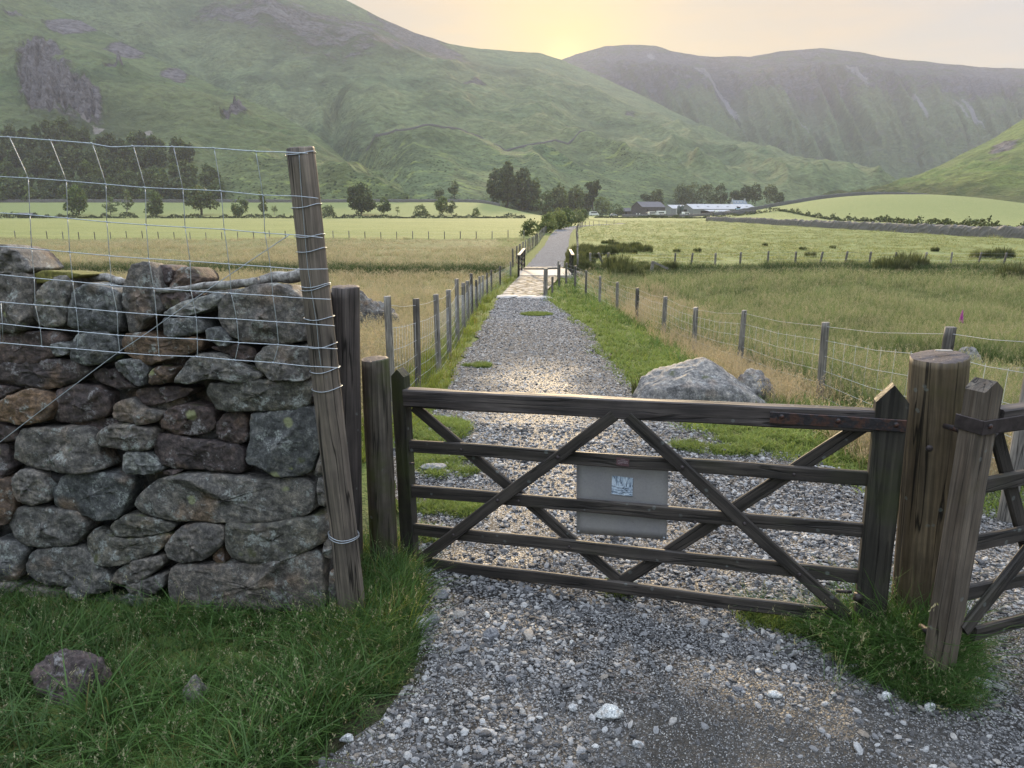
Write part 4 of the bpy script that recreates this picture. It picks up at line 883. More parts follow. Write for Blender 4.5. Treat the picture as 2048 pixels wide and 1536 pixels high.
# ------------------------------------------------------------------ stock netting stretched over the wall
H = [[(-60, 95), (55, 100), (295, 118), (540, 137), (645, 160), (780, 153), (1015, 157), (1253, 165), (1497, 184), (1660, 188), (1800, 195)],
     [(-60, 328), (165, 340), (388, 356), (620, 376), (850, 396), (1070, 405), (1293, 415), (1538, 440), (1740, 445), (1862, 458)],
     [(-60, 540), (175, 555), (395, 575), (625, 597), (855, 614), (1083, 628), (1312, 640), (1550, 662), (1770, 675), (1890, 690)],
     [(-60, 735), (185, 753), (408, 773), (640, 795), (870, 812), (1112, 826), (1340, 843), (1583, 860), (1750, 875), (1920, 872)],
     [(-60, 900), (200, 925), (425, 945), (652, 968), (900, 985), (1118, 1000), (1353, 1015), (1597, 1030), (1760, 1042), (1935, 1050)],
     [(-60, 1058), (5, 1065), (205, 1082), (445, 1100), (685, 1123), (915, 1140), (1148, 1155), (1385, 1165), (1618, 1182), (1760, 1190), (1960, 1205)],
     [(-60, 1183), (14, 1193), (235, 1217), (460, 1238), (690, 1260), (923, 1273), (1155, 1283), (1397, 1303), (1630, 1315), (1740, 1325), (1975, 1340)],
     [(-60, 1298), (18, 1305), (245, 1325), (450, 1340), (700, 1362), (930, 1378), (1155, 1385), (1375, 1405), (1600, 1420), (1780, 1440), (1990, 1450)]]
for _i, _row in enumerate(H): _row.insert(0, (-760, _row[0][1] - 52 + 4 * _i))
VX = [[-650, -540, -530, -520, -505, -500, -470, -460], [-415, -305, -295, -285, -270, -265, -235, -225], [-180, -70, -60, -50, -35, -30, -5, 0], [55, 165, 175, 185, 200, 205, 235, 245], [295, 388, 395, 408, 425, 445, 460, 450], [540, 620, 625, 640, 652, 685, 690, 700], [780, 850, 855, 870, 900, 915, 923, 930], [1015, 1070, 1083, 1112, 1118, 1148, 1155, 1155], [1253, 1293, 1312, 1340, 1353, 1385, 1397, 1375], [1497, 1538, 1550, 1583, 1597, 1618, 1630, 1600]]
def NP(x, y):
    px = x / 2.926; D = 3.30 + .05 * S((600 - px) / 600)
    return P(px, 240 + y / 2.926, D)
def hy(i, x): return float(np.interp(x, [p[0] for p in H[i]], [p[1] for p in H[i]]))
net = empty('wire_netting', tuple(NP(1300, 1400)), 'galvanised stock netting stretched above the wall to the leaning post', 'wire netting')
def resample(pts, n=60):
    p = np.array(pts, float); d = np.concatenate([[0], np.cumsum(np.linalg.norm(np.diff(p, axis=0), axis=1))]); t = np.linspace(0, d[-1], n); q = np.stack([np.interp(t, d, p[:, k]) for k in range(p.shape[1])], -1)
    for _ in range(2): q[1:-1] = (q[:-2] + 2 * q[1:-1] + q[2:]) / 4
    return q
for i, h in enumerate(H):
    p3 = np.array([NP(*p) for p in h]); V, F = tube(resample(p3, 90), .0025 if i == 0 else .0021, 6); mk('line_wire', V, F, ZINC, net, loc=V.mean(0))
for v in VX:
    parts = [tube(resample([NP(v[i], hy(i, v[i])), NP((v[i] + v[i + 1]) / 2 + 1.5, (hy(i, v[i]) + hy(i + 1, v[i + 1])) / 2), NP(v[i + 1], hy(i + 1, v[i + 1]))], 6), .0018, 5) for i in range(7)]
    for i in range(8):
        c = NP(v[i], hy(i, v[i])); parts.append(tube([c + [-.007, -.001, .003], c + [0, -.003, 0], c + [.007, -.001, -.003]], .0027, 6))
    V, F = merge(parts); mk('stay_wire', V, F, ZINC, net, loc=V.mean(0))
parts = [tube([NP(5, 1065), NP(14, 1193), NP(18, 1305)], .0014, 5)]; V, F = merge(parts); mk('stay_wire', V, F, ZINC, net, loc=V.mean(0))
sv = [(1750, 200), (1765, 440), (1780, 620), (1800, 860), (1830, 1050), (1855, 1200), (1865, 1340), (1880, 1450)]
pd = (LB - LT) / np.linalg.norm(LB - LT)
def on_post(x, y, lift=.002):      # point of the leaning post's surface seen at this zoom pixel
    px, py = x / 2.926, 240 + y / 2.926; d = ray(px, py); o = np.array([0, 0, CAMZ]); r = .0635 + .011 * np.clip((py - 297) / 873, 0, 1) + lift
    w = o - LT; a = d - pd * (d @ pd); b = w - pd * (w @ pd); A = a @ a; B = 2 * a @ b; C = b @ b - r * r; disc = B * B - 4 * A * C
    t = (-B - math.sqrt(max(disc, 0))) / (2 * A); return o + d * t
V, F = tube(resample([on_post(*p) for p in sv], 50), .0016, 5); mk('stay_wire', V, F, ZINC, net, loc=V.mean(0))
# wire lashings round the leaning post
def lash(y0, twist, label=None, r=.002):
    c = LT + pd * ((y0 - 297) / 873) * np.linalg.norm(LB - LT); rr = .0635 + .011 * np.clip((y0 - 297) / 873, 0, 1) + .004
    x = np.cross([0, 1., 0], pd); x /= np.linalg.norm(x); y = np.cross(pd, x); a = np.linspace(0, 2 * math.pi, 40, endpoint=True)
    pts = c + np.cos(a)[:, None] * x * rr + np.sin(a)[:, None] * y * rr + pd * (twist * np.cos(a) + .003 * np.sin(3 * a))[:, None]
    return tube(pts, r, 6)
parts = []
for y0, tw in ((306, .006), (396, .008), (448, .004), (474, .008), (538, .006), (543, .012), (599, .002), (652, .006), (700, .008), (737, .004)): parts.append(lash(y0, tw))
for V, F in parts: mk('lashing', V, F, ZINC, net, loc=V.mean(0))
V, F = merge([lash(1050, -.012, r=.0022), lash(1055, -.008, r=.0022)]); tag(mk('binding_wire', V, F, ZINC, None, loc=V.mean(0)), 'double wire bound low round the leaning and stub posts', 'wire')
dw = [(578, 470), (500, 522), (400, 590), (300, 662), (237, 704), (120, 792), (0, 884), (-60, 930)]
V, F = tube(resample([P(x, y, 3.34) for x, y in dw], 70), .002, 6); tag(mk('stay_cable', V, F, ZINC, None, loc=V.mean(0)), 'taut wire running diagonally down left from the leaning post', 'wire')

# ------------------------------------------------------------------ trees
def leaf_mat(name, a, b, tr=.3):
    g = G(name); r = g.rnd(); n = g.noise(g.obj(), .55, 4, .7); lf = g.attr('lf')
    c = g.mix(g.rng(g.math('ADD', g.math('MULTIPLY', n, .5), g.math('MULTIPLY', lf, .5)), .3, .7), a, b)
    c = g.mul(c, g.ramp(r, [(0, (.75, .8, .75)), (.5, (1, 1, .95)), (1, (1.25, 1.2, 1.0))]))
    return g.bsdf(c, .6, spec=.25, trans=tr)
LF_dark = leaf_mat('oak_foliage', (.055, .080, .030), (.135, .17, .065))
LF_mid = leaf_mat('ash_foliage', (.075, .11, .038), (.16, .21, .07))
LF_light = leaf_mat('willow_foliage', (.10, .13, .05), (.20, .24, .10), .4)
LF_bright = leaf_mat('sycamore_foliage', (.055, .095, .025), (.13, .19, .05), .4)
LF_hedge = leaf_mat('hedge_foliage', (.035, .05, .02), (.09, .115, .042))
BARK = plain('bark', (.07, .06, .05), .9, bumps=1, var=.4, scale=6)
PALEBARK = plain('pale_bark', (.26, .24, .20), .9, bumps=1, var=.3, scale=6)
def leaves(C, s, r):
    """C (n,3) centres; quads of size s with random tilt"""
    n = len(C); a = r.normal(size=(n, 3)); a /= np.linalg.norm(a, axis=1, keepdims=True); b = np.cross(a, r.normal(size=(n, 3))); b /= np.linalg.norm(b, axis=1, keepdims=True); s = (s * r.uniform(.6, 1.4, n))[:, None]
    V = np.stack([C - a * s, C - b * s * .7, C + a * s, C + b * s * .7], 1).reshape(-1, 3); return V, np.arange(4 * n).reshape(-1, 4)
def crown_pts(lobes, n, r, hole=.0):
    w = np.array([l[3] * l[4] * l[5] for l in lobes]) ** .67; w /= w.sum(); k = r.choice(len(lobes), n, p=w); d = r.normal(size=(n, 3)); d /= np.linalg.norm(d, axis=1, keepdims=True)
    rad_ = r.uniform(.5, 1.0, n) ** .4; L = np.array(lobes)[k]; p = L[:, :3] + d * L[:, 3:6] * (rad_ * (1 + .36 * noise(d * 3.2 + k[:, None])))[:, None]
    keep = fbm(p * .55 + 3, 2) > (-.35 + hole); return p[keep]
def tree(name, loc, lobes, n, leaf, lm, trunk_h, trunk_r, label=None, cat='tree', group=None, seed=1, bark=None, hole=0.0, limbs=6, trunks=1):
    """lobes in metres relative to the foot of the trunk"""
    r = np.random.default_rng(seed); e = empty(name, loc, label, cat, group); L = Vector(e.location)
    p = crown_pts(lobes, int(n * 1.5), r, hole); V, F = leaves(p, leaf, r); lf = np.repeat(r.random(len(p)), 4)
    o = mk('crown', V, F, lm, attrs=dict(lf=lf), smooth=False); o.parent = e; o.location = (0, 0, 0)
    parts = []
    if trunk_h > 0:
        top = max(l[2] for l in lobes)
        for q in range(trunks):
            off = np.array([r.normal() * .5 * (trunks > 1), r.normal() * .3 * (trunks > 1), 0]); z = np.linspace(-.4, top * .8, 9)
            pts = np.stack([off[0] + .12 * trunk_h * noise(np.stack([z * .4, z * 0 + seed + q], -1)), off[1] + .1 * trunk_h * noise(np.stack([z * .4, z * 0 + seed + 4 + q], -1)), z], -1)
            parts.append(tube(pts, trunk_r * (1 - .8 * np.linspace(0, 1, 9)), 7))
            for i in range(limbs):
                l = lobes[i % len(lobes)]; s = pts[int(r.integers(3, 6))]; t = np.array(l[:3]) + r.normal(size=3) * .3; m_ = (s + t) / 2 + np.array([0, 0, -.1 * trunk_h]); parts.append(tube([s, m_, t], [trunk_r * .4, trunk_r * .28, trunk_r * .1], 5))
        V, F = merge(parts); o = mk('trunk', V, F, bark or BARK); o.parent = e; o.location = (0, 0, 0)
    return e
def rl(n, R, H, z0, seed, flat=.75):
    r = np.random.default_rng(seed); out = [(0, 0, z0 + H * .5, R * .75, R * .7, H * .5)]
    for i in range(n):
        a = r.uniform(0, 6.28); d = r.uniform(.35, .8) * R; z = r.uniform(.15, .95); s = r.uniform(.28, .5) * R * (1.15 - .5 * z)
        out.append((d * math.cos(a) * (1.1 - .6 * z), d * math.sin(a) * (1.1 - .6 * z), z0 + z * H * .9, s, s, s * flat))
    return out
def scaled_tree(kind, px, py, hpx, wpx, label, where='g', group=None, n=1500, lm=None, seed=0, cat='tree', name=None, trunk=.18, hole=0.0, bark=None, trunks=1, Y=None):
    if where == 'g': p = Gr(px, py, 20, 600)
    elif where == 'y': q = P(px, py, Y); p = np.array([q[0], q[1], float(gz(q[0], q[1]))])
    else: p = where.pt(px, py)
    u = p[1] / FPX / math.cos(PITCH) ** 2 * .972; H = hpx * u * 1.0; R = wpx * u / 2
    z0 = H * trunk; r = np.random.default_rng(seed)
    if kind == 'round': lb = rl(9, R, H - z0, z0, seed)
    elif kind == 'tall': lb = [(r.normal() * R * .22, r.normal() * R * .22, z0 + (H - z0) * f, R * (1.05 - .6 * f) * r.uniform(.8, 1.1), R * (1 - .5 * f), (H - z0) * .16) for f in np.linspace(.12, .9, 7)]
    elif kind == 'bush': lb = rl(7, R, H, -.12 * H, seed) + [(dx * R, 0, .12 * H, R * .5, R * .5, H * .25) for dx in (-.45, 0, .45)]
    elif kind == 'sparse': lb = rl(10, R, H - z0, z0, seed)
    elif kind == 'spread': lb = rl(13, R, H - z0, z0, seed, .5)
    elif kind == 'pine': lb = [(r.normal() * R * .3, 0, H * f, R * w, R * w, H * .07) for f, w in ((.5, .5), (.62, .7), (.72, .55), (.82, 1.0), (.9, .9), (.96, .5))]
    th = 0 if (kind == 'bush' and trunk <= 0) else max(z0, H * .3)
    return tree(name or ('bush' if kind == 'bush' else 'tree'), p, lb, n, max(.042 * H, .0022 * p[1] * .35), lm or LF_dark, th, .022 * H, label, cat, group, seed + 1, bark, hole, trunks=trunks)
T = scaled_tree
T('round', 158, 431, 56, 44, 'round bright green tree in front of the dark wood', lm=LF_bright, seed=1, trunk=.08)
T('sparse', 255, 426, 44, 30, 'pale thin-leaved tree standing in the field left of centre wood', lm=LF_light, seed=2, hole=.35, n=700, bark=PALEBARK)
T('tall', 222, 430, 34, 22, 'small straggly tree rising from the left hedge', lm=LF_mid, seed=3, hole=.2, n=700)
T('tall', 312, 432, 44, 32, 'pointed mid-green tree with a bush at its foot', lm=LF_mid, seed=4, trunk=.1)
T('spread', 403, 431, 56, 58, 'dark spreading many-stemmed tree below the corner of the wood', lm=LF_dark, seed=5, trunks=3, trunk=.2)
T('round', 481, 433, 34, 42, 'low rounded grey-green tree seen through the netting near the leaning post', lm=LF_mid, seed=6, trunk=.1, hole=.1)
T('tall', 527, 430, 42, 16, 'thin ivy-clad tree trunk left of the leaning post', lm=LF_dark, seed=7, n=500)
T('sparse', 549, 430, 22, 16, 'tiny gnarled bare tree beside the leaning post', lm=LF_light, seed=8, hole=.5, n=160, bark=PALEBARK)
T('bush', 655, 429, 18, 34, 'dark hedge bush just right of the leaning post', lm=LF_dark, seed=9, n=800, trunk=0, cat='bush')
T('round', 722, 431, 60, 62, 'big dark broad oak standing alone in the field hedge', lm=LF_dark, seed=10, n=2600, trunk=.12)
T('round', 768, 431, 34, 30, 'small pale tree close to the right of the big oak', lm=LF_mid, seed=11, hole=.1)
T('sparse', 795, 430, 20, 8, 'leafless spindly sapling in the field hedge', lm=LF_light, seed=12, hole=.6, n=80)
T('bush', 841, 432, 26, 32, 'dense dark rounded bush in the middle of the field hedge', lm=LF_dark, seed=13, n=1100, trunk=0, cat='bush')
T('round', 884, 431, 36, 32, 'mid-green tree in the hedge left of the path shrubs', lm=LF_mid, seed=14)
T('tall', 902, 431, 26, 18, 'smaller dark tree touching the mid-green hedge tree', lm=LF_dark, seed=15, n=700)
T('bush', 952, 431, 16, 18, 'small bush at the right end of the field hedge', lm=LF_mid, seed=16, n=400, trunk=0, cat='bush')
T('round', 879, 397, 20, 24, 'far small dark tree above the field wall', where=HB, lm=LF_dark, seed=17, n=600)
T('round', 908, 398, 34, 26, 'far taller dark tree above the field wall', where=HB, lm=LF_dark, seed=18, n=800)
# clump of tall trees left of the path's far end
for i, (x, b, h, w, k, lm, lab) in enumerate([
        (992, 428, 66, 40, 'round', LF_dark, 'leftmost dark tree of the tall clump in mid valley'), (1014, 428, 84, 42, 'round', LF_dark, 'tallest dark tree of the mid-valley clump'),
        (1046, 428, 80, 46, 'round', LF_dark, 'broad dark tree behind the pale-stemmed one'), (1068, 430, 62, 34, 'tall', LF_mid, 'narrow tree on the right of the mid-valley clump'),
        (1036, 434, 58, 40, 'round', LF_mid, 'pale-stemmed light green tree in front of the clump'), (1020, 434, 24, 40, 'bush', LF_mid, 'low bush under the pale-stemmed tree'), (1060, 434, 22, 34, 'bush', LF_dark, 'dark bush under the mid-valley clump'),
        (1092, 430, 44, 34, 'tall', LF_mid, 'light tree between the two mid-valley clumps'), (1118, 430, 58, 44, 'round', LF_dark, 'dark tree at the left of the second clump'), (1150, 430, 56, 42, 'round', LF_dark, 'dark tree at the centre of the second clump'),
        (1132, 431, 40, 40, 'round', LF_mid, 'mid-green tree low in the second clump'), (1186, 428, 62, 24, 'pine', LF_dark, 'tall flat-topped pine behind the white minibus'), (1172, 430, 42, 34, 'round', LF_dark, 'dark tree left of the pine'),
        (1205, 430, 34, 46, 'round', LF_mid, 'rounded green tree behind the white minibus'), (1232, 430, 26, 40, 'bush', LF_mid, 'green bushes left of the stone barn')]):
    T(k, x, b, h, w, lab, where='y', Y=470 + 6 * i % 40, lm=lm, seed=30 + i, n=1300, trunk=.12 if k != 'bush' else 0, bark=PALEBARK if 'pale' in lab else None, group='trees in the valley bottom', cat='tree' if k != 'bush' else 'bush')
for i, (x, b, h, w, k, lab) in enumerate([(1313, 412, 32, 30, 'round', 'small dark tree behind the barn roof'), (1290, 412, 22, 24, 'round', 'low tree behind the barn ridge'), (1362, 412, 44, 40, 'round', 'leftmost broad tree behind the farm sheds'), (1385, 412, 46, 44, 'round', 'biggest broad tree behind the farm sheds'),
        (1412, 412, 44, 44, 'round', 'third broad tree behind the farm sheds'), (1440, 412, 44, 30, 'tall', 'taller narrow tree left of the farmhouse'), (1470, 408, 26, 26, 'round', 'tree directly behind the farmhouse'), (1490, 406, 34, 28, 'round', 'dark tree right of the farmhouse'), (1510, 405, 38, 26, 'tall', 'tall tree in the row right of the farmhouse'), (1540, 404, 34, 32, 'round', 'round tree at the right end of the farm row'), (1560, 403, 16, 18, 'bush', 'small bush ending the farm tree row')]):
    q = P(x, b, 560 + 4 * (i % 5)); e = tree('bush' if k == 'bush' else 'tree', (q[0], q[1], float(gz(q[0], q[1]))) if False else q - np.array([0, 0, 2.0]), *[None] * 0, lobes=rl(11, w * .42 / 2, h * .366 * .9 + 2, 1 + h * .03, 60 + i), n=1800, leaf=.5, lm=LF_dark, trunk_h=3, trunk_r=.25, label=lab, cat='tree', group='trees round the farm', seed=60 + i)
# willows and shrubs beside the path
for i, (x, b, h, w, lm, Yk, lab) in enumerate([(1062, 479, 38, 46, LF_dark, 100, 'dark round bush by the path and field corner'), (1096, 474, 44, 44, LF_light, 118, 'pale willow bush next to the dark round bush'), (1116, 466, 46, 44, LF_light, 140, 'pale willow bush on the left edge of the path'),
        (1134, 459, 40, 44, LF_mid, 170, 'green shrub on the left of the path farther along'), (1100, 452, 26, 30, LF_mid, 190, 'green shrub behind the pale willows'), (1152, 450, 30, 38, LF_light, 215, 'pale shrub near the path bend'), (1120, 447, 24, 30, LF_light, 240, 'pale shrub left of the path bend'), (1166, 441, 24, 24, LF_mid, 270, 'last green shrub before the path bends away')]):
    q = P(x, b, Yk); T('bush', x, b, h, w, lab, where='y', Y=Yk, lm=lm, seed=80 + i, n=1100, trunk=.0, cat='bush', group='shrubs beside the path')
# the wood at the foot of the left fell: a few source trees, copied one by one
wood_src = []
wl = 'dark tree in the dense wood at the foot of the left fellside'
spots = []
for py, x0, x1, st in ((414, -90, 445, 24), (402, -90, 448, 22), (388, -90, 440, 22), (374, -90, 428, 21), (360, -90, 410, 20), (347, -90, 380, 20), (335, -80, 320, 22), (325, -60, 230, 24)):
    x = x0
    while x < x1: spots.append((x + rng.uniform(-7, 7), py + rng.uniform(-5, 5))); x += st
def wood_at(px, py): return surf(HA, relA, px, max(py, 330) if px > 250 else py)
for i, (x, y) in enumerate(spots):
    p = wood_at(x, y); p = p - np.array([0, 0, 1.5])
    if i < 6:
        H = 13 + (i % 3) * 1.5; R = 5.2 + .5 * (i % 2); e = tree('woodland_tree', p, rl(8, R, H * .8, H * .22, 100 + i), 1100, .75, [LF_dark, LF_mid, LF_dark, LF_dark, LF_mid, LF_dark][i], 3, .3, wl, 'tree', 'trees of the fellside wood', 100 + i, limbs=3); wood_src.append(e)
    else: dup(wood_src[int(rng.integers(0, 6))], p, rng.uniform(0, 6.28), float(rng.uniform(.66, .98)))

# ------------------------------------------------------------------ hedges, walls, rush clumps
def hedge(name, pts, h, w, n, label, lm=LF_hedge, leaf=.28, cat='hedge', seed=0, group=None):
    r = np.random.default_rng(seed); p = np.array(pts, float); d = np.concatenate([[0], np.cumsum(np.linalg.norm(np.diff(p, axis=0), axis=1))]); t = r.uniform(0, d[-1], n); c = np.stack([np.interp(t, d, p[:, k]) for k in (0, 1)], -1)
    hh = h * (.6 + .55 * (noise(np.stack([t * .35, t * 0 + seed], -1)) + .6 * noise(np.stack([t * 1.3, t * 0 + seed], -1)) * .8)); hh = np.maximum(hh, h * .25)
    a = r.uniform(0, math.pi, n); q = r.uniform(.3, 1, n) ** .5; x = c[:, 0] + r.normal(size=n) * .1 * w; y = c[:, 1] + np.cos(a) * w * .5 * q; z = gz(c[:, 0], c[:, 1]) + np.sin(a) * hh * q
    V, F = leaves(np.stack([x, y, z], -1), leaf, r); o = mk(name, V, F, lm, loc=(float(p[0, 0]), float(p[0, 1]), float(gz(p[0, 0], p[0, 1]))), attrs=dict(lf=np.repeat(r.random(n), 4)), smooth=False); return tag(o, label, cat, group)
def X_(px, Y): return float(P(px, 432, Y)[0])
hedge('hedge', [(X_(-60, 332), 332), (X_(275, 332), 332)], 2.6, 2.2, 4200, 'dark field hedge on the left beyond the mown field', seed=1)
hedge('hedge', [(X_(295, 332), 332), (X_(1050, 332), 332)], 2.0, 2.2, 7500, 'long low hedge under the line of field trees', seed=2)
hedge('hedge', [(X_(1190, 345), 345), (X_(1300, 340), 340), (X_(1365, 335), 335)], 1.3, 2.2, 2600, 'broken line of bushes in front of the barn', seed=3)
hedge('hedge', [(X_(1352, 330), 330), (X_(1418, 322), 322)], 1.5, 2.5, 1500, 'dense dark hedge in front of the parked vans', seed=4)
hedge('hedge', [(X_(1425, 321), 321), (X_(1555, 315), 315), (X_(1760, 225), 225), (X_(1900, 175), 175), (X_(2060, 133), 133), (X_(2140, 118), 118)], 2.0, 2.0, 5200, 'patchy hawthorn hedge along the foot of the green mound', seed=5)
hedge('bush', [(64, 86), (66, 74)], 2.0, 3, 1500, 'dark bushes at the near end of the long field wall', seed=6, cat='bush')
FWALL = rock_mat('field_wall_stone', [(.11, .11, .115), (.15, .145, .14), (.09, .09, .095)], .6, .3, 2.2, False)
def fwall(pts, h, w, label, seed=0, zoff=0, on=None):
    p = np.array(pts, float); d = np.concatenate([[0], np.cumsum(np.linalg.norm(np.diff(p, axis=0), axis=1))]); n = int(min(700, d[-1] / .45)) + 2; t = np.linspace(0, d[-1], n)
    c = np.stack([np.interp(t, d, p[:, k]) for k in range(p.shape[1])], -1); g_ = gz(c[:, 0], c[:, 1]) if on is None else c[:, 2]
    tn = np.gradient(c[:, :2], axis=0); tn /= np.linalg.norm(tn, axis=1, keepdims=True); nn = np.stack([-tn[:, 1], tn[:, 0]], -1)
    prof = [(-.5, -.3), (-.47, .2), (-.42, .5), (-.36, .8), (-.25, 1.0), (0, 1.08), (.25, 1.0), (.36, .8), (.42, .5), (.47, .2), (.5, -.3)]; m = len(prof); V = np.zeros((n, m, 3))
    for j, (a, b) in enumerate(prof):
        q = np.stack([t * 1.9, t * 0 + a * 9 + b * 5, t * 0 + seed], -1); V[:, j, :2] = c[:, :2] + nn * (a * w * (1 + .25 * noise(q)))[:, None]; V[:, j, 2] = g_ + b * h * (1 + (.16 * noise(q + 50) if b > .1 else 0))
    o = mk('field_wall', V.reshape(-1, 3), grid_faces(n, m), FWALL, loc=tuple(c[0, :2]) + (float(g_[0]),), smooth=False); return tag(o, label, 'stone wall')
fwall([(66, 252), (64.5, 170), (64, 88)], 1.35, .7, 'long grey dry stone wall along the right edge of the bright pasture', 1)
fwall([(95, 400), (98, 330), (104, 318)], 1.3, .7, 'short dark wall behind the parked campervans', 2)
fwall([(60, 405), (96, 399)], 1.2, .6, 'low wall along the farm lane', 3)
cr = [(x, 343 + 6 * math.sin((x - 100) / 60)) for x in np.linspace(92, 262, 30)]
fwall(cr, 1.5, .7, 'dark dry stone wall running over the crest of the green mound', 4)
fwall([(X_(-80, 436), 436), (X_(450, 436), 436), (X_(700, 438), 438), (X_(1000, 442), 442)], 1.6, .8, 'dark wall along the bottom of the left fell', 5)
hw = [surf(HB, relB, x, y) for x, y in ((735, 332), (790, 323), (850, 317), (950, 317), (1060, 318), (1160, 320), (1270, 331), (1290, 336))]
_hx = np.interp(np.linspace(0, 7, 60), range(8), [735, 790, 850, 950, 1060, 1160, 1270, 1290]); _hy = np.interp(np.linspace(0, 7, 60), range(8), [332, 323, 317, 317, 318, 320, 331, 336]); hw = [surf(HB, relB, x, y) for x, y in zip(_hx, _hy)]
fwall([tuple(p - np.array([0, 0, .3])) for p in hw], 1.7, 1.1, 'thin dark wall line crossing the fellside', 6, on=1)

RUSH = leaf_mat('rush_stems', (.060, .075, .028), (.17, .18, .075), .4)
def rush(loc, R, h, n, label, group=None, seed=0, mat=None, name='rush_clump', cat='rushes'):
    r = np.random.default_rng(seed); a = r.uniform(0, 6.28, n); d = R * np.sqrt(r.random(n)) * (.75 + .25 * noise(np.stack([np.cos(a) * 2 + seed, np.sin(a) * 2], -1))); b = np.stack([d * np.cos(a), d * np.sin(a), np.zeros(n)], -1)
    z = h * r.uniform(.45, 1.0, n) * (1 - .55 * (d / R) ** 2); lean = .3 * r.random(n)[:, None] * np.stack([np.cos(a), np.sin(a)], -1) * z[:, None]; w = .012 + .008 * R
    s = np.stack([-np.sin(a + 1), np.cos(a + 1), a * 0], -1) * w; t = b + np.concatenate([lean, z[:, None]], 1); m = b + np.concatenate([lean * .35, z[:, None] * .6], 1); b[:, 2] -= .15
    V = np.stack([b - s, b + s, m + s * .8, m - s * .8, t + s * .15, t - s * .15], 1).reshape(-1, 3); i = np.arange(n)[:, None] * 6
    F = np.concatenate([i + np.array([[0, 1, 2, 3]]), i + np.array([[3, 2, 4, 5]])]); o = mk(name, V, F, mat or RUSH, attrs=dict(lf=np.repeat(r.random(n), 6)), smooth=False); o.location = loc; return tag(o, label, cat, group)
rush0 = rush(Gr(1160, 512), .95, 1.15, 500, 'dark rush clump in the bright pasture beside the path', 'rush clumps in the pasture', 1)
_rr = np.random.default_rng(5)
extra = [(1150 + 150 * a, 512 + 8 * math.sin(a * 7) - 9 * a, .6 + .5 * b) for a, b in _rr.random((22, 2))] + [(1143 + 14 * a, 520 + 32 * b, .8) for a, b in _rr.random((10, 2))]
for i, (x, y, s) in enumerate(extra + [(1172, 503, 1.1), (1190, 506, 1), (1212, 505, .9), (1162, 540, 1.0), (1150, 525, 1.1), (1175, 528, .8), (1210, 487, .7), (1228, 492, .9), (1243, 494, .6), (1270, 494, .8), (1245, 505, 1), (1262, 507, .8), (1290, 503, .9), (1222, 486, .6), (1285, 531, .6), (1353, 505, .5), (1395, 505, .5), (1235, 545, 1.3), (1250, 556, 1.3), (1300, 552, 1.0), (1340, 541, .8), (1218, 525, .6), (1530, 492, .4), (1605, 500, .5), (1665, 497, .5), (1960, 517, 1.0), (1985, 518, .9), (2006, 516, 1.0), (1810, 535, 1.3), (1835, 537, 1.1), (1790, 545, 1.4), (1775, 548, 1.2), (1700, 528, .5), (1620, 515, .7), (2030, 560, 1.3), (1870, 503, .5)]):
    dup(rush0, Gr(x, y), i * 1.3, (s * _rr.uniform(.7, 1.2), s * _rr.uniform(.7, 1.1), s * _rr.uniform(.55, .85)))

# ------------------------------------------------------------------ fences
FWIRE = plain('dull_fence_wire', (.48, .49, .49), .8, .0)
def fence(name, posts, label, wires, cat='fence', mats=None, r=.045, wr=.0026, stays=0.0, mesh_part='wire', seed=0, square=False):
    """posts: (x, y, height, lean)"""
    rr = np.random.default_rng(seed); x0, y0 = posts[0][:2]; e = empty(name, (x0, y0, float(gz(x0, y0))), label, cat); tops = []
    for i, (x, y, h, lean) in enumerate(posts):
        z = float(gz(x, y)); n = 14 if y < 40 else 7; A = np.array([x + lean, y + lean * .3, z + h]); tops.append((A, np.array([x, y, z])))
        far = y > 40
        o = round_post('post', A, (x - lean * .2, y, z - .2), r * rr.uniform(.85, 1.1), r * rr.uniform(.95, 1.15), (mats or [W_fence, W_fenced])[int(rr.integers(0, 2))], e, i + seed, n, 8 if far else 16)
    for f in wires:
        pts = []
        for i in range(len(tops)):
            A, B = tops[i]; p = B + (A - B) * f + np.array([0, -r * 1.1, 0]); pts.append(p)
            if i < len(tops) - 1:
                A2, B2 = tops[i + 1]; q = B2 + (A2 - B2) * f; m = (p + q) / 2; pts.append(m + np.array([0, 0, -.012 * np.linalg.norm(q - p)]))
        V, F = tube(pts, wr * (1 if posts[0][1] < 40 else 1), 4); mk(mesh_part, V, F, FWIRE, e, loc=V.mean(0))
    if stays:
        parts = []
        for i in range(len(tops) - 1):
            (A, B), (A2, B2) = tops[i], tops[i + 1]; L = np.linalg.norm(A2 - A); k = int(L / stays)
            for j in range(1, k): t = j / k; b = B + (B2 - B) * t; a = A + (A2 - A) * t; parts.append(tube([b + (a - b) * wires[0], b + (a - b) * (wires[-2] if len(wires) > 2 else wires[-1]) + [.01, 0, 0]], wr * .75, 3))
        if parts: V, F = merge(parts); o = mk('stay_wires', V, F, FWIRE, e, loc=V.mean(0)); o['kind'] = 'stuff'
    return e
lp = [(776, 593, 1.1), (831, 598, 1.1), (874, 589, 1.12), (896, 580, 1.12), (913, 558, 1.25), (926, 566, 1.15), (935, 562, 1.15), (943, 547, 1.3), (952, 560, 1.1), (959, 553, 1.1), (965, 551, 1.1), (974, 546, 1.1), (983, 543, 1.1), (1000, 540, 1.1), (1021, 526, 1.2)]
LPX = [(-1.33, 7.7), (-1.30, 9.4), (-1.34, 11.0), (-1.37, 12.9), (-1.34, 15.0), (-1.32, 17.2), (-1.30, 19.0), (-1.30, 21.0), (-1.27, 23.0), (-1.22, 25.0), (-1.16, 27.2), (-1.05, 29.5), (-.85, 31.8), (-.45, 34.6), (0.05, 38.0)]
posts = []
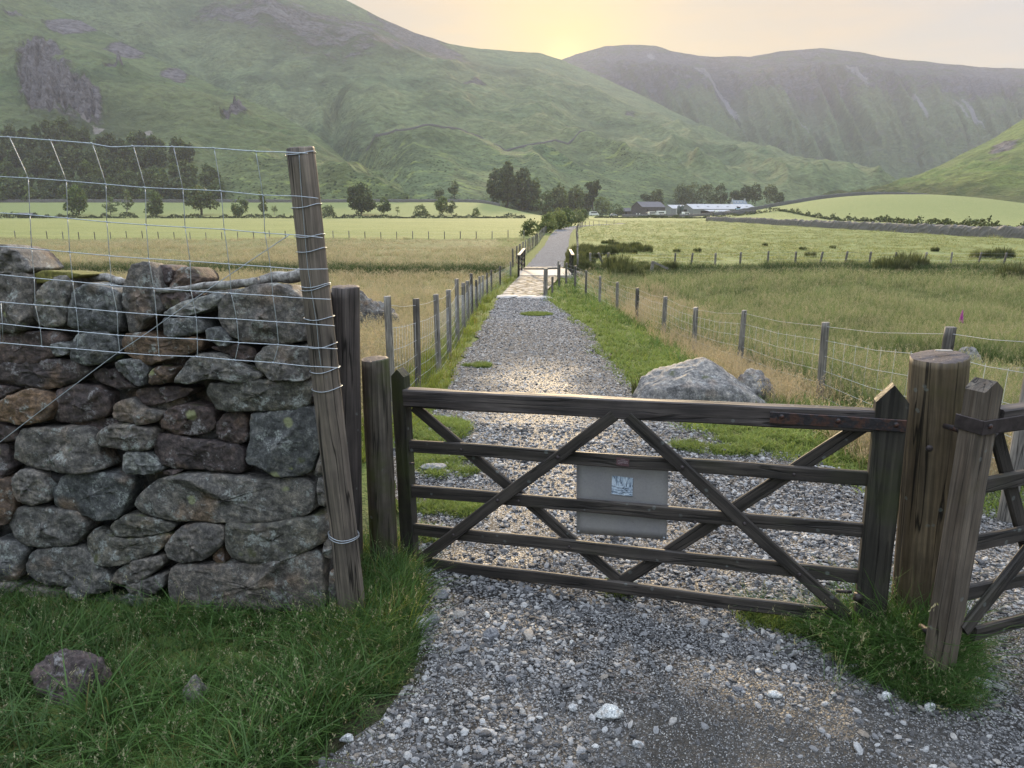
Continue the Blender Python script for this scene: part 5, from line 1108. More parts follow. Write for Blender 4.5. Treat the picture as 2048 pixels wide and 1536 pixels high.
for (px, py, h), (_, Yq) in zip(lp, LPX):
    q = P(px, py, Yq); posts.append((q[0], Yq, float(np.clip(q[2] - gz(q[0], Yq), .9, 1.4)), rng.uniform(-.02, .02)))
fence('stock_fence', posts, 'wire netting fence with grey stakes along the left of the path', (.06, .18, .3, .43, .58, .76, .94), stays=.17, seed=3, wr=.0021)
rp = [(2075, 668, 4.9), (1897, 655, 6.25), (1655, 645, 9.2), (1487, 621, 12.3), (1393, 615, 15.2), (1330, 600, 18.2), (1275, 590, 21.6), (1235, 581, 25), (1200, 574, 28), (1172, 569, 31), (1150, 565, 33.5), (1132, 562, 35.5), (1116, 558, 37)]
posts = []
for px, py, Yq in rp:
    q = P(px, py, Yq); posts.append((q[0], Yq, float(np.clip(q[2] - gz(q[0], Yq), 1.0, 1.45)), rng.uniform(-.03, .03)))
fence('barbed_fence', posts, 'wire fence with grey stakes and barbed top strands along the right of the path', (.15, .3, .45, .62, .8, .96), r=.05, stays=.3, seed=5, wr=.0021)
fence('boundary_fence', [(X_(x, 94.5) , 94.5, .95, .0) for x in np.arange(-40, 1062, 32)], 'line of small stakes between the hay meadow and the mown field', (.9, .5), seed=7, r=.055)
rf = [(1180, 515, .0), (1206, 521, -.35), (1215, 524, .05), (1349, 518, .03), (1382, 520, .08), (1430, 518, 0), (1480, 516, 0), (1535, 518, 0), (1590, 519, 0), (1640, 518, .12), (1690, 518, .1), (1738, 521, .05), (1790, 524, 0), (1849, 524, .06), (1901, 524, 0), (1956, 520, .14), (2007, 520, .12), (2070, 520, 0)]
fence('pasture_fence', [(float(P(x, 530, 49)[0]), 49.0, float(np.clip(P(x, y, 49)[2] - gz(P(x, y, 49)[0], 49), .8, 1.5)), l) for x, y, l in rf], 'stake fence on the near side of the bright pasture', (.92, .65, .35), r=.07, seed=9)
def path_side(ys, side, off): return [(float(path_c(y)[0] + side * (path_c(y)[1] + off)), float(y), 1.15, rng.uniform(-.04, .04)) for y in ys]
fence('path_fence', path_side(np.concatenate([np.arange(47, 80, 3.2), np.arange(80, 170, 5)]), -1, .9), 'stake fence on the left of the path beyond the footbridge', (.9, .5, .2), r=.06, seed=11)
fence('path_fence', path_side(np.concatenate([np.arange(44.5, 110, 3.4), np.arange(112, 190, 5)]), 1, .9), 'stake fence on the right of the path beyond the footbridge', (.9, .5, .2), r=.06, seed=12)

# footbridge: slab, two parapet railings, stone abutments
CONC = plain('worn_concrete', (.42, .38, .33), .85, bumps=1, var=.12, scale=8)
V, F = box((1.78, 40.9, -1.255), (2.9, 4.7, .2), 0); bs = mk('bridge_deck', V, F, CONC, smooth=False); tag(bs, None, None)
br = empty('footbridge', (1.8, 40.9, -1.3), 'pale concrete footbridge slab with timber railings on the path', 'footbridge'); bs.parent = br; bs.matrix_parent_inverse = Matrix.Translation(br.location).inverted()
for side, x0, x1, ya, yb in ((-1, .35, .75, 38.6, 44.8), (1, 3.2, 3.45, 38.8, 43.5)):
    for y, x in ((ya, x0), ((ya + yb) / 2, (x0 + x1) / 2), (yb, x1)): board('railing_post', (x, y, -1.5), (x, y, -.12), .11, .11, (0, -1, 0), W_stile, br, seg=6)
    for z in (-.92, -.62, -.36): board('rail', (x0, ya - .1, z), (x1, yb + .1, z), .12, .05, (1, 0, 0), W_gate, br, seg=8)
    board('handrail', (x0, ya - .2, -.10), (x1, yb + .2, -.10), .16, .06, (0, 0, 1), plain('pale_handrail', (.34, .28, .20), .7), br, seg=8)
SLAB = plain('pale_slab', (.36, .34, .32), .8, bumps=1, var=.2, scale=5)
for i, (x, y, w, d) in enumerate(((-.2, 28.9, .9, .9), (.62, 28.7, .9, .7), (1.15, 28.5, .8, .8))):
    V, F = rock_blob((w * .55, d * .5, .09), 400 + i, 14, 26, .08, 8); V = V + np.array([x, y, -1.185]); o = mk('threshold_slab', V, F, SLAB, loc=V.mean(0)); tag(o, ['left pale slab at the start of the cobbled ramp', 'middle pale slab at the start of the cobbled ramp', 'right pale slab at the start of the cobbled ramp'][i], 'paving slab')
ab = empty('bridge_abutment', (4.2, 40.5, -1.6), 'rough boulder bank holding up the right side of the footbridge', 'stone wall')
for i, (px, py, w) in enumerate(((1140, 556, 20), (1158, 550, 22), (1150, 568, 24), (1176, 553, 24), (1192, 560, 20), (1170, 566, 18), (1205, 556, 16), (1132, 572, 14))):
    q = P(px, py, 40.5 - (py - 550) * .1); V, F = rock_blob((w * .0155, .35, w * .009), 420 + i, 14, 24, .15, 9); V = V + q; mk('boulder', V, F, M_grey, ab, loc=V.mean(0))
# posts and rail narrowing the path before the cobbles
def lone_post(px, pt, Yq, r, label, mat=W_fence, h=None):
    q = P(px, pt, Yq); g0 = float(gz(q[0], Yq)); return tag(round_post('path_post', q, (q[0], Yq, g0 - .15), r, r * 1.05, mat, seed=int(px)), label, 'post')
lone_post(1091.5, 537, 29.6, .085, 'stout grey post at the near right corner of the cobbles')
lone_post(1119, 529, 34, .05, 'slim dark post right of the stout post on the cobbles', W_fenced); lone_post(1105, 553, 30.5, .045, 'short dark stake beside the stout path post', W_fenced)
pr = [P(1119, 536, 34), P(1080, 537.5, 38), P(1048, 537.5, 42)]; V, F = tube(pr, .05, 8); tag(mk('barrier_rail', V, F, W_fence, loc=V.mean(0)), 'horizontal pole across the far end of the bridge', 'rail')
# water gate and braced strainer in the ditch
wg = empty('water_gate', tuple(Gr(1290, 565)), 'low grey timber water gate in the ditch right of the footbridge', 'gate')
wy = 43.0
def wp(px, py): return P(px, py, wy)
for a, b in (((1242, 556), (1306, 556)), ((1240, 566), (1304, 567))): board('rail', wp(*a), wp(*b), .12, .05, (0, -1, 0), W_fence, wg, seg=6)
for x in (1242, 1273, 1300): board('post', wp(x, 572), wp(x, 548), .12, .1, (0, -1, 0), W_fence, wg, seg=6)
board('strainer', wp(1299, 572), wp(1306, 522), .17, .15, (0, -1, 0), W_fence, wg, seg=6); board('brace', wp(1307, 524), wp(1336, 538), .12, .1, (0, -1, 0), W_fence, wg, seg=6)
V, F = rock_blob((.55, .3, .12), 440, 14, 24, .1, 9); V = V + wp(1287, 563) + [0, -.3, -.1]; tag(mk('flat_stone', V, F, M_pale, loc=V.mean(0)), 'flat pale stone lying by the water gate', 'stone')

# ------------------------------------------------------------------ boulders
def boulder(px, py, wpx, hpx, label, seed, mat=M_grey, flat=.4, Yk=None, dr=.8, name='boulder', cat='boulder', rough=.12, cuts=None, planes=11):
    p = Gr(px, py, 2, 60) if Yk is None else np.array([*P(px, py, Yk)[:2], float(gz(*P(px, py, Yk)[:2]))]); dep = p[1] * math.cos(PITCH) + (CAMZ - p[2]) * math.sin(PITCH)
    w = wpx / FPX * dep / 2; h = hpx / FPX * dep; V, F = rock_blob((w, w * dr, h), seed, 60, 100, rough, planes, cuts=cuts); V[:, 2] = V[:, 2]; V = V * np.array([1, 1, 1]) + p + np.array([0, w * dr * .4, -.02])
    o = mk(name, V, F, mat, loc=V.mean(0)); return tag(o, label, cat)
BOULD = rock_mat('boulder_rhyolite', [(.155, .15, .145), (.19, .185, .176)], .35, .22, .7, False, (.36, .37, .36))
boulder(1402, 815, 256, 118, 'big pale grey boulder on the grass behind the gate', 541, BOULD, dr=.6, rough=.05, planes=0, cuts=[((.05, -.3, 1), .60), ((.55, -.1, .85), .66), ((-.30, -.1, .95), .62), ((-.85, -.1, .5), .93), ((1, 0, .3), .99), ((-1, -.1, .0), 1.0), ((0, -1, .35), .82), ((.6, -.8, .4), .88), ((-.6, -.8, .25), .9), ((.3, -.7, .7), .80), ((0, 1, .3), .9), ((.8, .5, .3), .9)])
boulder(1508, 808, 84, 58, 'shoulder stone leaning on the right of the big boulder', 512, BOULD, dr=.8, planes=5)
boulder(728, 668, 125, 72, 'dark grey boulder in the hay behind the left posts', 513, M_grey)
boulder(1664, 728, 64, 28, 'low stone in the grass under the second fence stake', 514, M_pale)
boulder(1800, 742, 60, 22, 'half-buried stone in the grass left of the thick gatepost', 515, M_grey)
boulder(1945, 742, 66, 40, 'pale jointed stone in the meadow right of the thick gatepost', 516, BOULD)
boulder(2010, 775, 130, 40, 'long flat stone behind the wicket gate', 517, M_grey)
boulder(140, 1392, 145, 92, 'brown-grey rock half sunk in the grass at bottom left', 518, M_purp, dr=.7)
boulder(386, 1398, 62, 44, 'small grey rock poking out of the lower left grass', 519, M_grey, dr=.8)

# ------------------------------------------------------------------ farm
def wallmat(name, c, sc=1.5):
    g = G(name); o = g.obj(); v = g.vor(g.map(o, (1, 1, 2.0)), sc); n = g.noise(o, 3, 4, .6); cc = g.mul(c, g.ramp(g.math('ADD', g.math('MULTIPLY', v, .6), g.math('MULTIPLY', n, .5)), [(.2, (.6,) * 3), (.7, (1.35,) * 3)])); return g.bsdf(cc, .9)
ST = wallmat('barn_stone', (.085, .075, .075)); SLATE = plain('slate_roof', (.10, .095, .105), .7, var=.25, scale=2); SHEET = plain('fibre_cement_roof', (.42, .42, .43), .6, var=.12, scale=.6); CLAD = plain('grey_cladding', (.26, .27, .27), .6, var=.1, scale=1); WHITE = plain('white_paint', (.78, .78, .76), .35, var=.03); DARK = plain('dark_finish_and_shade', (.015, .015, .016), .8); GLASSM = plain('dark_glass', (.03, .035, .045), .15); TYRE = plain('tyre_rubber', (.02, .02, .02), .8); HOUSEW = plain('rendered_wall', (.5, .5, .48), .8, var=.08)
def gable(e, L, W, he, hr, rot, wm, rm, over=.3):
    c, s = math.cos(rot), math.sin(rot); R = np.array([[c, -s, 0], [s, c, 0], [0, 0, 1]])
    V = np.array([(x, y, z) for x in (0, L) for y, z in ((-W / 2, -1.5), (W / 2, -1.5), (W / 2, he), (0, hr), (-W / 2, he))], float) @ R.T; F = [(0, 1, 2, 3, 4)[::-1], (5, 6, 7, 8, 9), (0, 4, 9, 5)[::-1], (1, 2, 7, 6)[::-1]][:] + [(4, 3, 8, 9), (3, 2, 7, 8)]
    o = mk('wall', V, F, wm, smooth=False); o.parent = e
    parts = []
    for sg in (-1, 1):
        t = .12; a = np.array([(-over, sg * (W / 2 + over), he - over * (hr - he) / (W / 2)), (-over, 0, hr), (L + over, 0, hr), (L + over, sg * (W / 2 + over), he - over * (hr - he) / (W / 2))], float); b = a + np.array([0, 0, t]); a = a + np.array([0, 0, .004])
        parts.append((np.concatenate([a, b]) @ R.T, [(4, 5, 6, 7), (3, 2, 1, 0), (0, 1, 5, 4), (1, 2, 6, 5), (2, 3, 7, 6), (3, 0, 4, 7)]))
    V, F = merge(parts); o = mk('roof', V, F, rm, smooth=False); o.parent = e; return R
def slab_on(e, R, name, x, y, z, sx, sy, sz, m):
    V, F = box((x, y, z), (sx, sy, sz)); o = mk(name, V @ R.T, F, m, smooth=False); o.parent = e; return o
def at(px, Yq, z=None):
    q = P(px, 430, Yq); return (float(q[0]), float(q[1]), float(gz(q[0], q[1])) if z is None else z)
e = empty('stone_barn', at(1273, 470), 'big dark stone barn with a slate roof left of the pale sheds', 'barn'); R = gable(e, 17.5, 12, 5.4, 8.6, rad(25), ST, SLATE)
for y in (-3.4, -.2): slab_on(e, R, 'window', -.05, y, .9, .12, 1.0, 1.4, WHITE)
slab_on(e, R, 'door', 12.5, -6.05, 1.6, 1.6, .14, 3.4, CLAD); slab_on(e, R, 'window', 4, -6.05, 3.4, 1.2, .12, 1.0, DARK)
e = empty('lean_to', at(1244, 476), 'low dark stone lean-to on the left end of the barn', 'shed'); R = gable(e, 5, 5, 2.8, 4.6, rad(15), ST, SLATE); slab_on(e, R, 'opening_shade', 1.5, -2.55, 1.6, 1.6, .12, 1.6, DARK)  # near-black panel stands in for the shade inside the opening
e = empty('farm_shed', at(1334, 492), 'small pale grey shed at the left end of the long sheds', 'shed'); R = gable(e, 15, 9, 4.6, 6.8, rad(35), CLAD, SHEET)
slab_on(e, R, 'door', 5, -4.55, 2.0, 3.0, .12, 4.0, HOUSEW)
for i, (px, l) in enumerate(((1357, 'left of the two dark green feed silos'), (1363.5, 'right of the two dark green feed silos'))):
    p = np.array(at(px, 478)); V, F = tube([p + [0, 0, -.5], p + [0, 0, .8], p + [0, 0, 1.5], p + [0, 0, 5.6], p + [0, 0, 6.4], p + [0, 0, 6.6]], [.35, .45, 1.05, 1.05, .4, .1], 14); o = mk('feed_silo', V, F, plain('silo_green', (.05, .075, .065), .5), loc=p); tag(o, l, 'silo')
e = empty('long_farm_shed', at(1372, 480), 'long low farm shed with a light grey sheet roof', 'shed'); R = gable(e, 52, 14, 4.2, 7.2, rad(24), CLAD, SHEET)
slab_on(e, R, 'door', -.06, 1.0, 1.8, .14, 3.4, 4.2, DARK); slab_on(e, R, 'open_side_shade', 17, -7.06, 1.6, 22, .14, 3.0, DARK); slab_on(e, R, 'door', -.06, 5, 1.6, .12, 2, 3.6, HOUSEW)  # long near-black panel paints the shade under the open eave
for k_ in range(6): slab_on(e, R, 'roof_light', 6 + k_ * 8, -3.6, 5.82, 1.2, 1.6, .12, DARK)
V, F = box((18, -10.2, 3.15), (20, 6, .14)); V[:, 2] += (V[:, 1] + 10.2) * .16; o = mk('lean_to_roof', V @ R.T, F, SHEET, smooth=False); o.parent = e
for k_ in range(5): slab_on(e, R, 'roof_post', 9 + k_ * 4.5, -13.0, 1.1, .2, .2, 3.2, CLAD)
e = empty('farmhouse', at(1462, 528), 'white farmhouse with a blue-grey slate roof above the sheds', 'house'); e.location[2] = 3.6; R = gable(e, 10, 6.5, 2.6, 5.2, rad(10), HOUSEW, plain('blue_slate', (.15, .18, .21), .6, var=.2, scale=2))
for k_ in range(4): f = slab_on(e, R, 'window', 1.3 + k_ * 2.4, -3.3, 1.5, .8, .12, .9, GLASSM)
for k_ in range(4): slab_on(e, R, 'roof_light', 1.3 + k_ * 2.4, -1.9, 3.95, .7, .9, .5, WHITE)
for x in (.3, 9.6): slab_on(e, R, 'chimney', x, 0, 5.6, .7, .7, 1.6, HOUSEW)
e = empty('pole_building', at(70, 420), 'small dark animal shelter at the left edge beyond the mown field', 'shelter'); e.location = at(38, 338); R = gable(e, 7, 3, 1.6, 2.2, 0, DARK, SLATE)
e = empty('cottage', tuple(HA.pt(63, 385) + np.array([0, -6, -1.5])), 'pale cottage gable hidden among the dark trees far left', 'house'); R = gable(e, 4, 4, 3, 5, rad(80), CLAD, SLATE)

# ------------------------------------------------------------------ parked vehicles
def vehicle(name, px, Yq, L, W, H, kind, body, rz, label, cat):
    x, y, z = at(px, Yq); e = empty(name, (x, y, z), label, cat); c, s = math.cos(rz), math.sin(rz); R = np.array([[c, -s, 0], [s, c, 0], [0, 0, 1]])
    if kind == 'van': pr = [(-.5, .16), (-.5, .86), (-.47, .97), (-.4, 1.0), (.18, 1.0), (.26, .95), (.37, .62), (.47, .50), (.5, .36), (.5, .16)]; win = (-.34, .28, .60, .86)
    elif kind == 'car': pr = [(-.5, .2), (-.5, .6), (-.42, .68), (-.32, .97), (-.2, 1.0), (.08, 1.0), (.24, .66), (.46, .56), (.5, .42), (.5, .2)]; win = (-.3, .12, .66, .9)
    else: pr = [(-.5, .18), (-.5, .93), (-.46, 1.0), (.46, 1.0), (.5, .93), (.5, .18)]; win = (-.3, .3, .5, .75)
    def ext(pr, w0, sq=1.0): 
        V = [(a * L, sg * w0 / 2 * (sq if b > .6 else 1), b * H) for sg in (-1, 1) for a, b in pr]; n = len(pr); F = [tuple(range(n)), tuple(range(n, 2 * n))[::-1]] + [(i, i + n, (i + 1) % n + n, (i + 1) % n) for i in range(n)]; return np.array(V) @ R.T, F
    V, F = ext(pr, W, .92); o = mk('body', V, F, body, smooth=False); o.parent = e
    a0, a1, b0, b1 = win
    for sg in (-1, 1): V, F = box(((a0 + a1) / 2 * L, sg * W / 2 * .965, (b0 + b1) / 2 * H), ((a1 - a0) * L, .07, (b1 - b0) * H)); o = mk('window', V @ R.T, F, GLASSM, smooth=False); o.parent = e
    if kind in ('van', 'car'):
        q = np.array([(pr[5][0], pr[5][1] - .02), (pr[6][0], pr[6][1] + .03)] if kind == 'van' else [(.09, .96), (.23, .69)]); V = []
        for u_ in q:
            for sg in (-1, 1): V.append((u_[0] * L + .03, sg * W * .42, u_[1] * H + .02)); V.append((u_[0] * L + .05, sg * W * .42, u_[1] * H - .02))
        o = mk('windscreen', np.array(V) @ R.T, [(0, 2, 6, 4), (1, 5, 7, 3), (0, 4, 5, 1), (2, 3, 7, 6), (0, 1, 3, 2), (4, 6, 7, 5)], GLASSM, smooth=False); o.parent = e
    for ax in (-.31, .31):
        for sg in (-1, 1): V, F = tube([(ax * L, sg * (W / 2 - .12), .33), (ax * L, sg * (W / 2 + .04), .33)], .33, 14); o = mk('wheel', V @ R.T, F, TYRE, smooth=False); o.parent = e
    return e
SILV = plain('silver_paint', (.45, .46, .47), .3, var=.03); SAGE = plain('sage_paint', (.30, .33, .27), .35, var=.03); BLUE = plain('pale_blue_paint', (.42, .58, .72), .35, var=.03)
vehicle('minibus', 1188, 470, 6.0, 2.0, 2.7, 'van', WHITE, 0, 'white minibus with dark side windows parked left of the barn', 'minibus')
vehicle('parked_car', 1227, 468, 4.3, 1.8, 1.5, 'car', SILV, 0, 'silver car with a bright bonnet parked left of the barn', 'car')
vehicle('campervan', 1305, 430, 5.4, 2.1, 2.7, 'van', WHITE, 0, 'white campervan with awning parked in front of the barn', 'campervan')
V, F = box((0, 0, 0), (2.4, 2.2, .07)); V[:, 2] += V[:, 0] * .12; V = V + np.array(at(1297, 428)) + [-.6, -1.4, 2.3]; tag(mk('awning', V, F, plain('awning_cloth', (.62, .48, .36), .8), loc=V.mean(0), smooth=False), 'small tan awning out from the white campervan', 'awning')
vehicle('box_trailer', 1322, 462, 5.6, 2.3, 3.1, 'box', WHITE, 0, 'white box trailer standing right of the barn', 'trailer')
vehicle('parked_car', 1332, 432, 4.4, 1.8, 1.6, 'car', SAGE, .1, 'greenish estate car right of the white campervan', 'car')
vehicle('campervan', 1372, 428, 5.0, 2.1, 2.5, 'van', WHITE, .5, 'white van parked below the long shed door', 'van')
vehicle('parked_car', 1402, 398, 3.6, 1.7, 1.3, 'car', WHITE, 0, 'low white car right of the white van', 'car')
vehicle('campervan', 1432, 392, 5.0, 1.9, 2.8, 'van', WHITE, 1.4, 'high-roofed white camper seen end-on below the mound', 'campervan')
e = vehicle('campervan', 1474, 366, 4.4, 1.9, 2.0, 'van', BLUE, 1.5, 'pale blue van with its dark tailgate lifted', 'van')
V, F = box((-.1, -2.2, 2.3), (1.7, 1.0, .1)); V[:, 2] -= (V[:, 1] + 2.2) * .5; o = mk('tailgate', V, F, DARK, smooth=False); o.parent = e

# foxglove in the rushes
fq = P(1921, 640, 20.5); fz = float(gz(fq[0], fq[1])); fx = empty('foxglove', (fq[0], fq[1], fz), 'single magenta foxglove spike among the rushes on the right', 'flower')
hh = P(1921, 620, 20.5)[2] - fz; V, F = tube([(0, 0, -.1), (.02, 0, hh * .5), (.03, 0, hh)], [.012, .01, .006], 6); o = mk('stem', V, F, LF_mid); o.parent = fx
parts = []
for i in range(46):
    f = i / 46; a = i * 2.4; z = hh * (.42 + .58 * f); r_ = .055 * (1 - .6 * f); d = np.array([math.cos(a), math.sin(a), -.5]); parts.append(tube([(.02, 0, z), tuple(np.array([.02, 0, z]) + d * r_ * .6), tuple(np.array([.02, 0, z]) + d * r_)], [.008, .02 * (1.1 - f), .026 * (1.1 - f)], 7))
V, F = merge(parts); o = mk('blossom', V, F, plain('foxglove_magenta', (.50, .07, .36), .6)); o.parent = fx; o['kind'] = 'stuff'

# ------------------------------------------------------------------ grass, hay, rushes and gravel: ground cover scattered by geometry nodes
def tuft(name, mat, n, R, h0, h1, w, lean=.5, curl=.6, heads=0.0, seed=0, headsize=.02):
    r = np.random.default_rng(seed); V = []; F = []; va = []; ba = []; ha = []
    for i in range(n):
        a = r.uniform(0, 6.28); d = R * math.sqrt(r.random()); base = np.array([d * math.cos(a), d * math.sin(a), -.01]); h = r.uniform(h0, h1) * (1 - .25 * d / (R + 1e-6))
        la = a + r.normal() * .9; ln = lean * r.uniform(.2, 1.2) * h; dr = np.array([math.cos(la), math.sin(la), 0]); sd = np.array([-dr[1], dr[0], 0]); rot = r.uniform(0, 3.14); sd = sd * math.cos(rot) + dr * math.sin(rot)
        k = 5; b = r.random(); ww = w * r.uniform(.6, 1.3); i0 = len(V); cu = curl * r.uniform(.2, 1.4)
        for j in range(k):
            t = j / (k - 1); z = h * (t - .35 * cu * t ** 3); p = base + dr * ln * (t ** 1.8) * (1 + cu) + np.array([0, 0, z]); wj = ww * (1 - t ** 2.2) * .5 + .0004
            V += [p - sd * wj, p + sd * wj]; va += [t, t]; ba += [b, b]; ha += [0, 0]
        F += [(i0 + 2 * j, i0 + 2 * j + 1, i0 + 2 * j + 3, i0 + 2 * j + 2) for j in range(k - 1)]
        if r.random() < heads:
            top = p
            for q in range(7):
                c = top + np.array([r.normal() * headsize * .35, r.normal() * headsize * .35, -headsize * 2.6 * q / 7 + headsize]); u = r.normal(size=3); u[2] = abs(u[2]) + 1; u *= headsize * .42 / np.linalg.norm(u); x = np.cross(u, r.normal(size=3)); x *= headsize * .16 / (np.linalg.norm(x) + 1e-9)
                i0 = len(V); V += [c - x, c - u * .0 + x * 0 - u, c + x, c + u]; va += [1] * 4; ba += [b] * 4; ha += [r.uniform(.5, 1)] * 4; F.append((i0, i0 + 1, i0 + 2, i0 + 3))
    me = bpy.data.meshes.new(name); me.from_pydata([tuple(v) for v in V], [], F); me.materials.append(mat)
    for k_, a in (('v', va), ('b', ba), ('h', ha)): at_ = me.attributes.new(k_, 'FLOAT', 'POINT'); at_.data.foreach_set('value', np.array(a, np.float32))
    me.polygons.foreach_set('use_smooth', [True] * len(F)); return bpy.data.objects.new(name, me)
def gn_group(protos, name):
    c = bpy.data.collections.new(name)
    for o in protos: c.objects.link(o)
    ng = bpy.data.node_groups.new(name, 'GeometryNodeTree'); ng.interface.new_socket('Geometry', in_out='INPUT', socket_type='NodeSocketGeometry'); ng.interface.new_socket('Geometry', in_out='OUTPUT', socket_type='NodeSocketGeometry')
    N = ng.nodes.new; L = ng.links.new; gi = N('NodeGroupInput'); go = N('NodeGroupOutput'); ip = N('GeometryNodeInstanceOnPoints'); ci = N('GeometryNodeCollectionInfo'); ci.inputs[0].default_value = c; ci.inputs[1].default_value = True; ci.inputs[2].default_value = True
    def at_(nm, ty): a = N('GeometryNodeInputNamedAttribute'); a.data_type = ty; a.inputs[0].default_value = nm; return a.outputs[0]
    L(gi.outputs[0], ip.inputs['Points']); L(ci.outputs[0], ip.inputs['Instance']); ip.inputs['Pick Instance'].default_value = True
    L(at_('idx', 'INT'), ip.inputs['Instance Index']); L(at_('rot', 'FLOAT_VECTOR'), ip.inputs['Rotation']); L(at_('scl', 'FLOAT_VECTOR'), ip.inputs['Scale']); L(ip.outputs[0], go.inputs[0]); return ng
def scatter(name, label, cat, XYZ, scl, protos, tilt=.12, yaw=None, weights=None, kind='stuff', zfall=0.0):
    XYZ = np.asarray(XYZ, float); n = len(XYZ); me = bpy.data.meshes.new(name); me.vertices.add(n); me.vertices.foreach_set('co', XYZ.astype(np.float32).ravel())
    rot = np.stack([rng.normal(0, tilt, n), rng.normal(0, tilt, n), rng.uniform(0, 6.283, n) if yaw is None else yaw], -1)
    if np.ndim(scl) == 1:
        scl = np.repeat(scl[:, None], 3, 1); far = XYZ[:, 1] > 12; scl[far, 2] = scl[far, 2] / (1 + (XYZ[far, 1] - 12) * zfall)
    for nm, ty, a, key in (('rot', 'FLOAT_VECTOR', rot, 'vector'), ('scl', 'FLOAT_VECTOR', scl, 'vector')): t = me.attributes.new(nm, ty, 'POINT'); t.data.foreach_set(key, a.astype(np.float32).ravel())
    t = me.attributes.new('idx', 'INT', 'POINT'); t.data.foreach_set('value', rng.choice(len(protos), n, p=weights).astype(np.int32))
    o = bpy.data.objects.new(name, me); COL.objects.link(o); m = o.modifiers.new('scatter', 'NODES'); m.node_group = gn_group(protos, name + '_instances')
    return tag(o, label, cat, kind=kind)
def pts(x0, x1, y0, y1, n, cond, dens=None):
    x = rng.uniform(x0, x1, n); y = rng.uniform(y0, y1, n); k = cond(x, y); x, y = x[k], y[k]; return np.stack([x, y, gz(x, y)], -1)
def wedge(y0, y1, n, cond, power=1.0, s=.76):
    """points spread over the ground in view, thinning with distance"""
    u = rng.random(n); y = (y0 ** (1 - power) + u * (y1 ** (1 - power) - y0 ** (1 - power))) ** (1 / (1 - power)) if power != 1 else y0 * (y1 / y0) ** u
    x = rng.uniform(-1, 1, n) * (y * s + 1.5); k = cond(x, y); x, y = x[k], y[k]; return np.stack([x, y, gz(x, y)], -1)
LEFT_EDGE = lambda y: np.interp(y, [-3, 2.2, 2.45, 2.7, 3.0, 3.35, 3.7, 4.2, 5, 6.4], [-1.6, -.92, -.72, -.55, -.45, -.45, -.48, -.62, -.8, -1.0])
wallfront = lambda x: 3.52 + (-.95 - x) * .23
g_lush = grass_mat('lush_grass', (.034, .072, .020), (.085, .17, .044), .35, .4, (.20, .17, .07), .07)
g_verge = grass_mat('verge_grass', (.085, .125, .024), (.27, .33, .065), .35, .5, (.26, .22, .08), .15)
g_turf = grass_mat('short_turf', (.090, .14, .034), (.24, .31, .085), .3, .5, (.24, .22, .08), .08)
g_hay = grass_mat('hay_grass', (.12, .14, .055), (.32, .31, .175), .42, .5, (.40, .36, .235), .36, alt=(.17, .23, .09), altamt=.8, altsc=.07)
g_pink = grass_mat('seeding_grass', (.13, .14, .05), (.44, .35, .22), .3, .5, (.55, .43, .31), .55)
g_rush = grass_mat('rush_grass', (.060, .092, .032), (.17, .235, .090), .3, .5, (.36, .35, .21), .16, alt=(.25, .30, .14), altamt=.7)
g_past = grass_mat('pasture_tufts', (.18, .215, .078), (.235, .26, .10), .25, .5, (.35, .33, .14), .2)
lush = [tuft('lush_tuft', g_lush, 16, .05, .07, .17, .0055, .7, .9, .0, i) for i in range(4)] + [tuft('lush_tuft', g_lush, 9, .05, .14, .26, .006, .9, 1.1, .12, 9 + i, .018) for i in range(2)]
tall = [tuft('tall_tuft', g_lush, 20, .06, .22, .50, .006, .55, .9, .07, 20 + i, .018) for i in range(4)] + [tuft('tall_tuft', g_verge, 14, .05, .2, .46, .005, .5, .8, .2, 27, .02)]
verge = [tuft('verge_tuft', g_verge, 16, .06, .12, .30, .006, .5, .7, .06, 30 + i, .02) for i in range(4)]
turf = [tuft('turf_tuft', g_turf, 18, .07, .025, .07, .006, .8, .8, 0, 40 + i) for i in range(3)]
g_clump = grass_mat('rank_verge_grass', (.045, .095, .022), (.13, .225, .055), .35, .5, (.28, .26, .10), .1)
vt = [tuft('verge_tuft', g_clump, 16, .08, .10, .30, .008, .7, .9, .03, 50 + i, .02) for i in range(4)]
hay = [tuft('hay_tuft', g_hay, 16, .16, .30, .62, .006, .35, .4, .55, 60 + i, .035) for i in range(4)]
pink = [tuft('seed_tuft', g_pink, 16, .14, .30, .62, .005, .4, .4, .8, 70 + i, .035) for i in range(3)]
rsh = [tuft('rush_tuft', g_rush, 20, .20, .40, .85, .008, .35, .35, .25, 80 + i, .03) for i in range(4)]
pst = [tuft('pasture_tuft', g_past, 14, .16, .05, .16, .014, .7, .8, 0, 90 + i) for i in range(3)]

# bottom-left bank below the wall
p = pts(-4.8, -.15, -1.2, 4.3, 15000, lambda x, y: (x < LEFT_EDGE(y) - .02 + .05 * noise(np.stack([x * 5, y * 5], -1))) & (y < wallfront(x) + .02))
p = p[~(((p[:, 0] + 1.97) / .16) ** 2 + ((p[:, 1] - 2.78) / .12) ** 2 < 1)]
near = S((LEFT_EDGE(p[:, 1]) - p[:, 0]) / .22)
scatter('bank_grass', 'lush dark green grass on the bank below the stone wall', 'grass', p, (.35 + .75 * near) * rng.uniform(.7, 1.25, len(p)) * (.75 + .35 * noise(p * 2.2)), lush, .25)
p = pts(-1.15, -.25, 2.85, 4.45, 1500, lambda x, y: (x < LEFT_EDGE(y) - .05) & (x > -1.12 + (4.4 - y) * .12) & (y < 4.4))
scatter('post_grass', 'long arching grass round the feet of the left posts', 'grass', p, rng.uniform(.45, .85, len(p)) * (.55 + .45 * S((p[:, 1] - 2.9) / .5)), tall, .18)
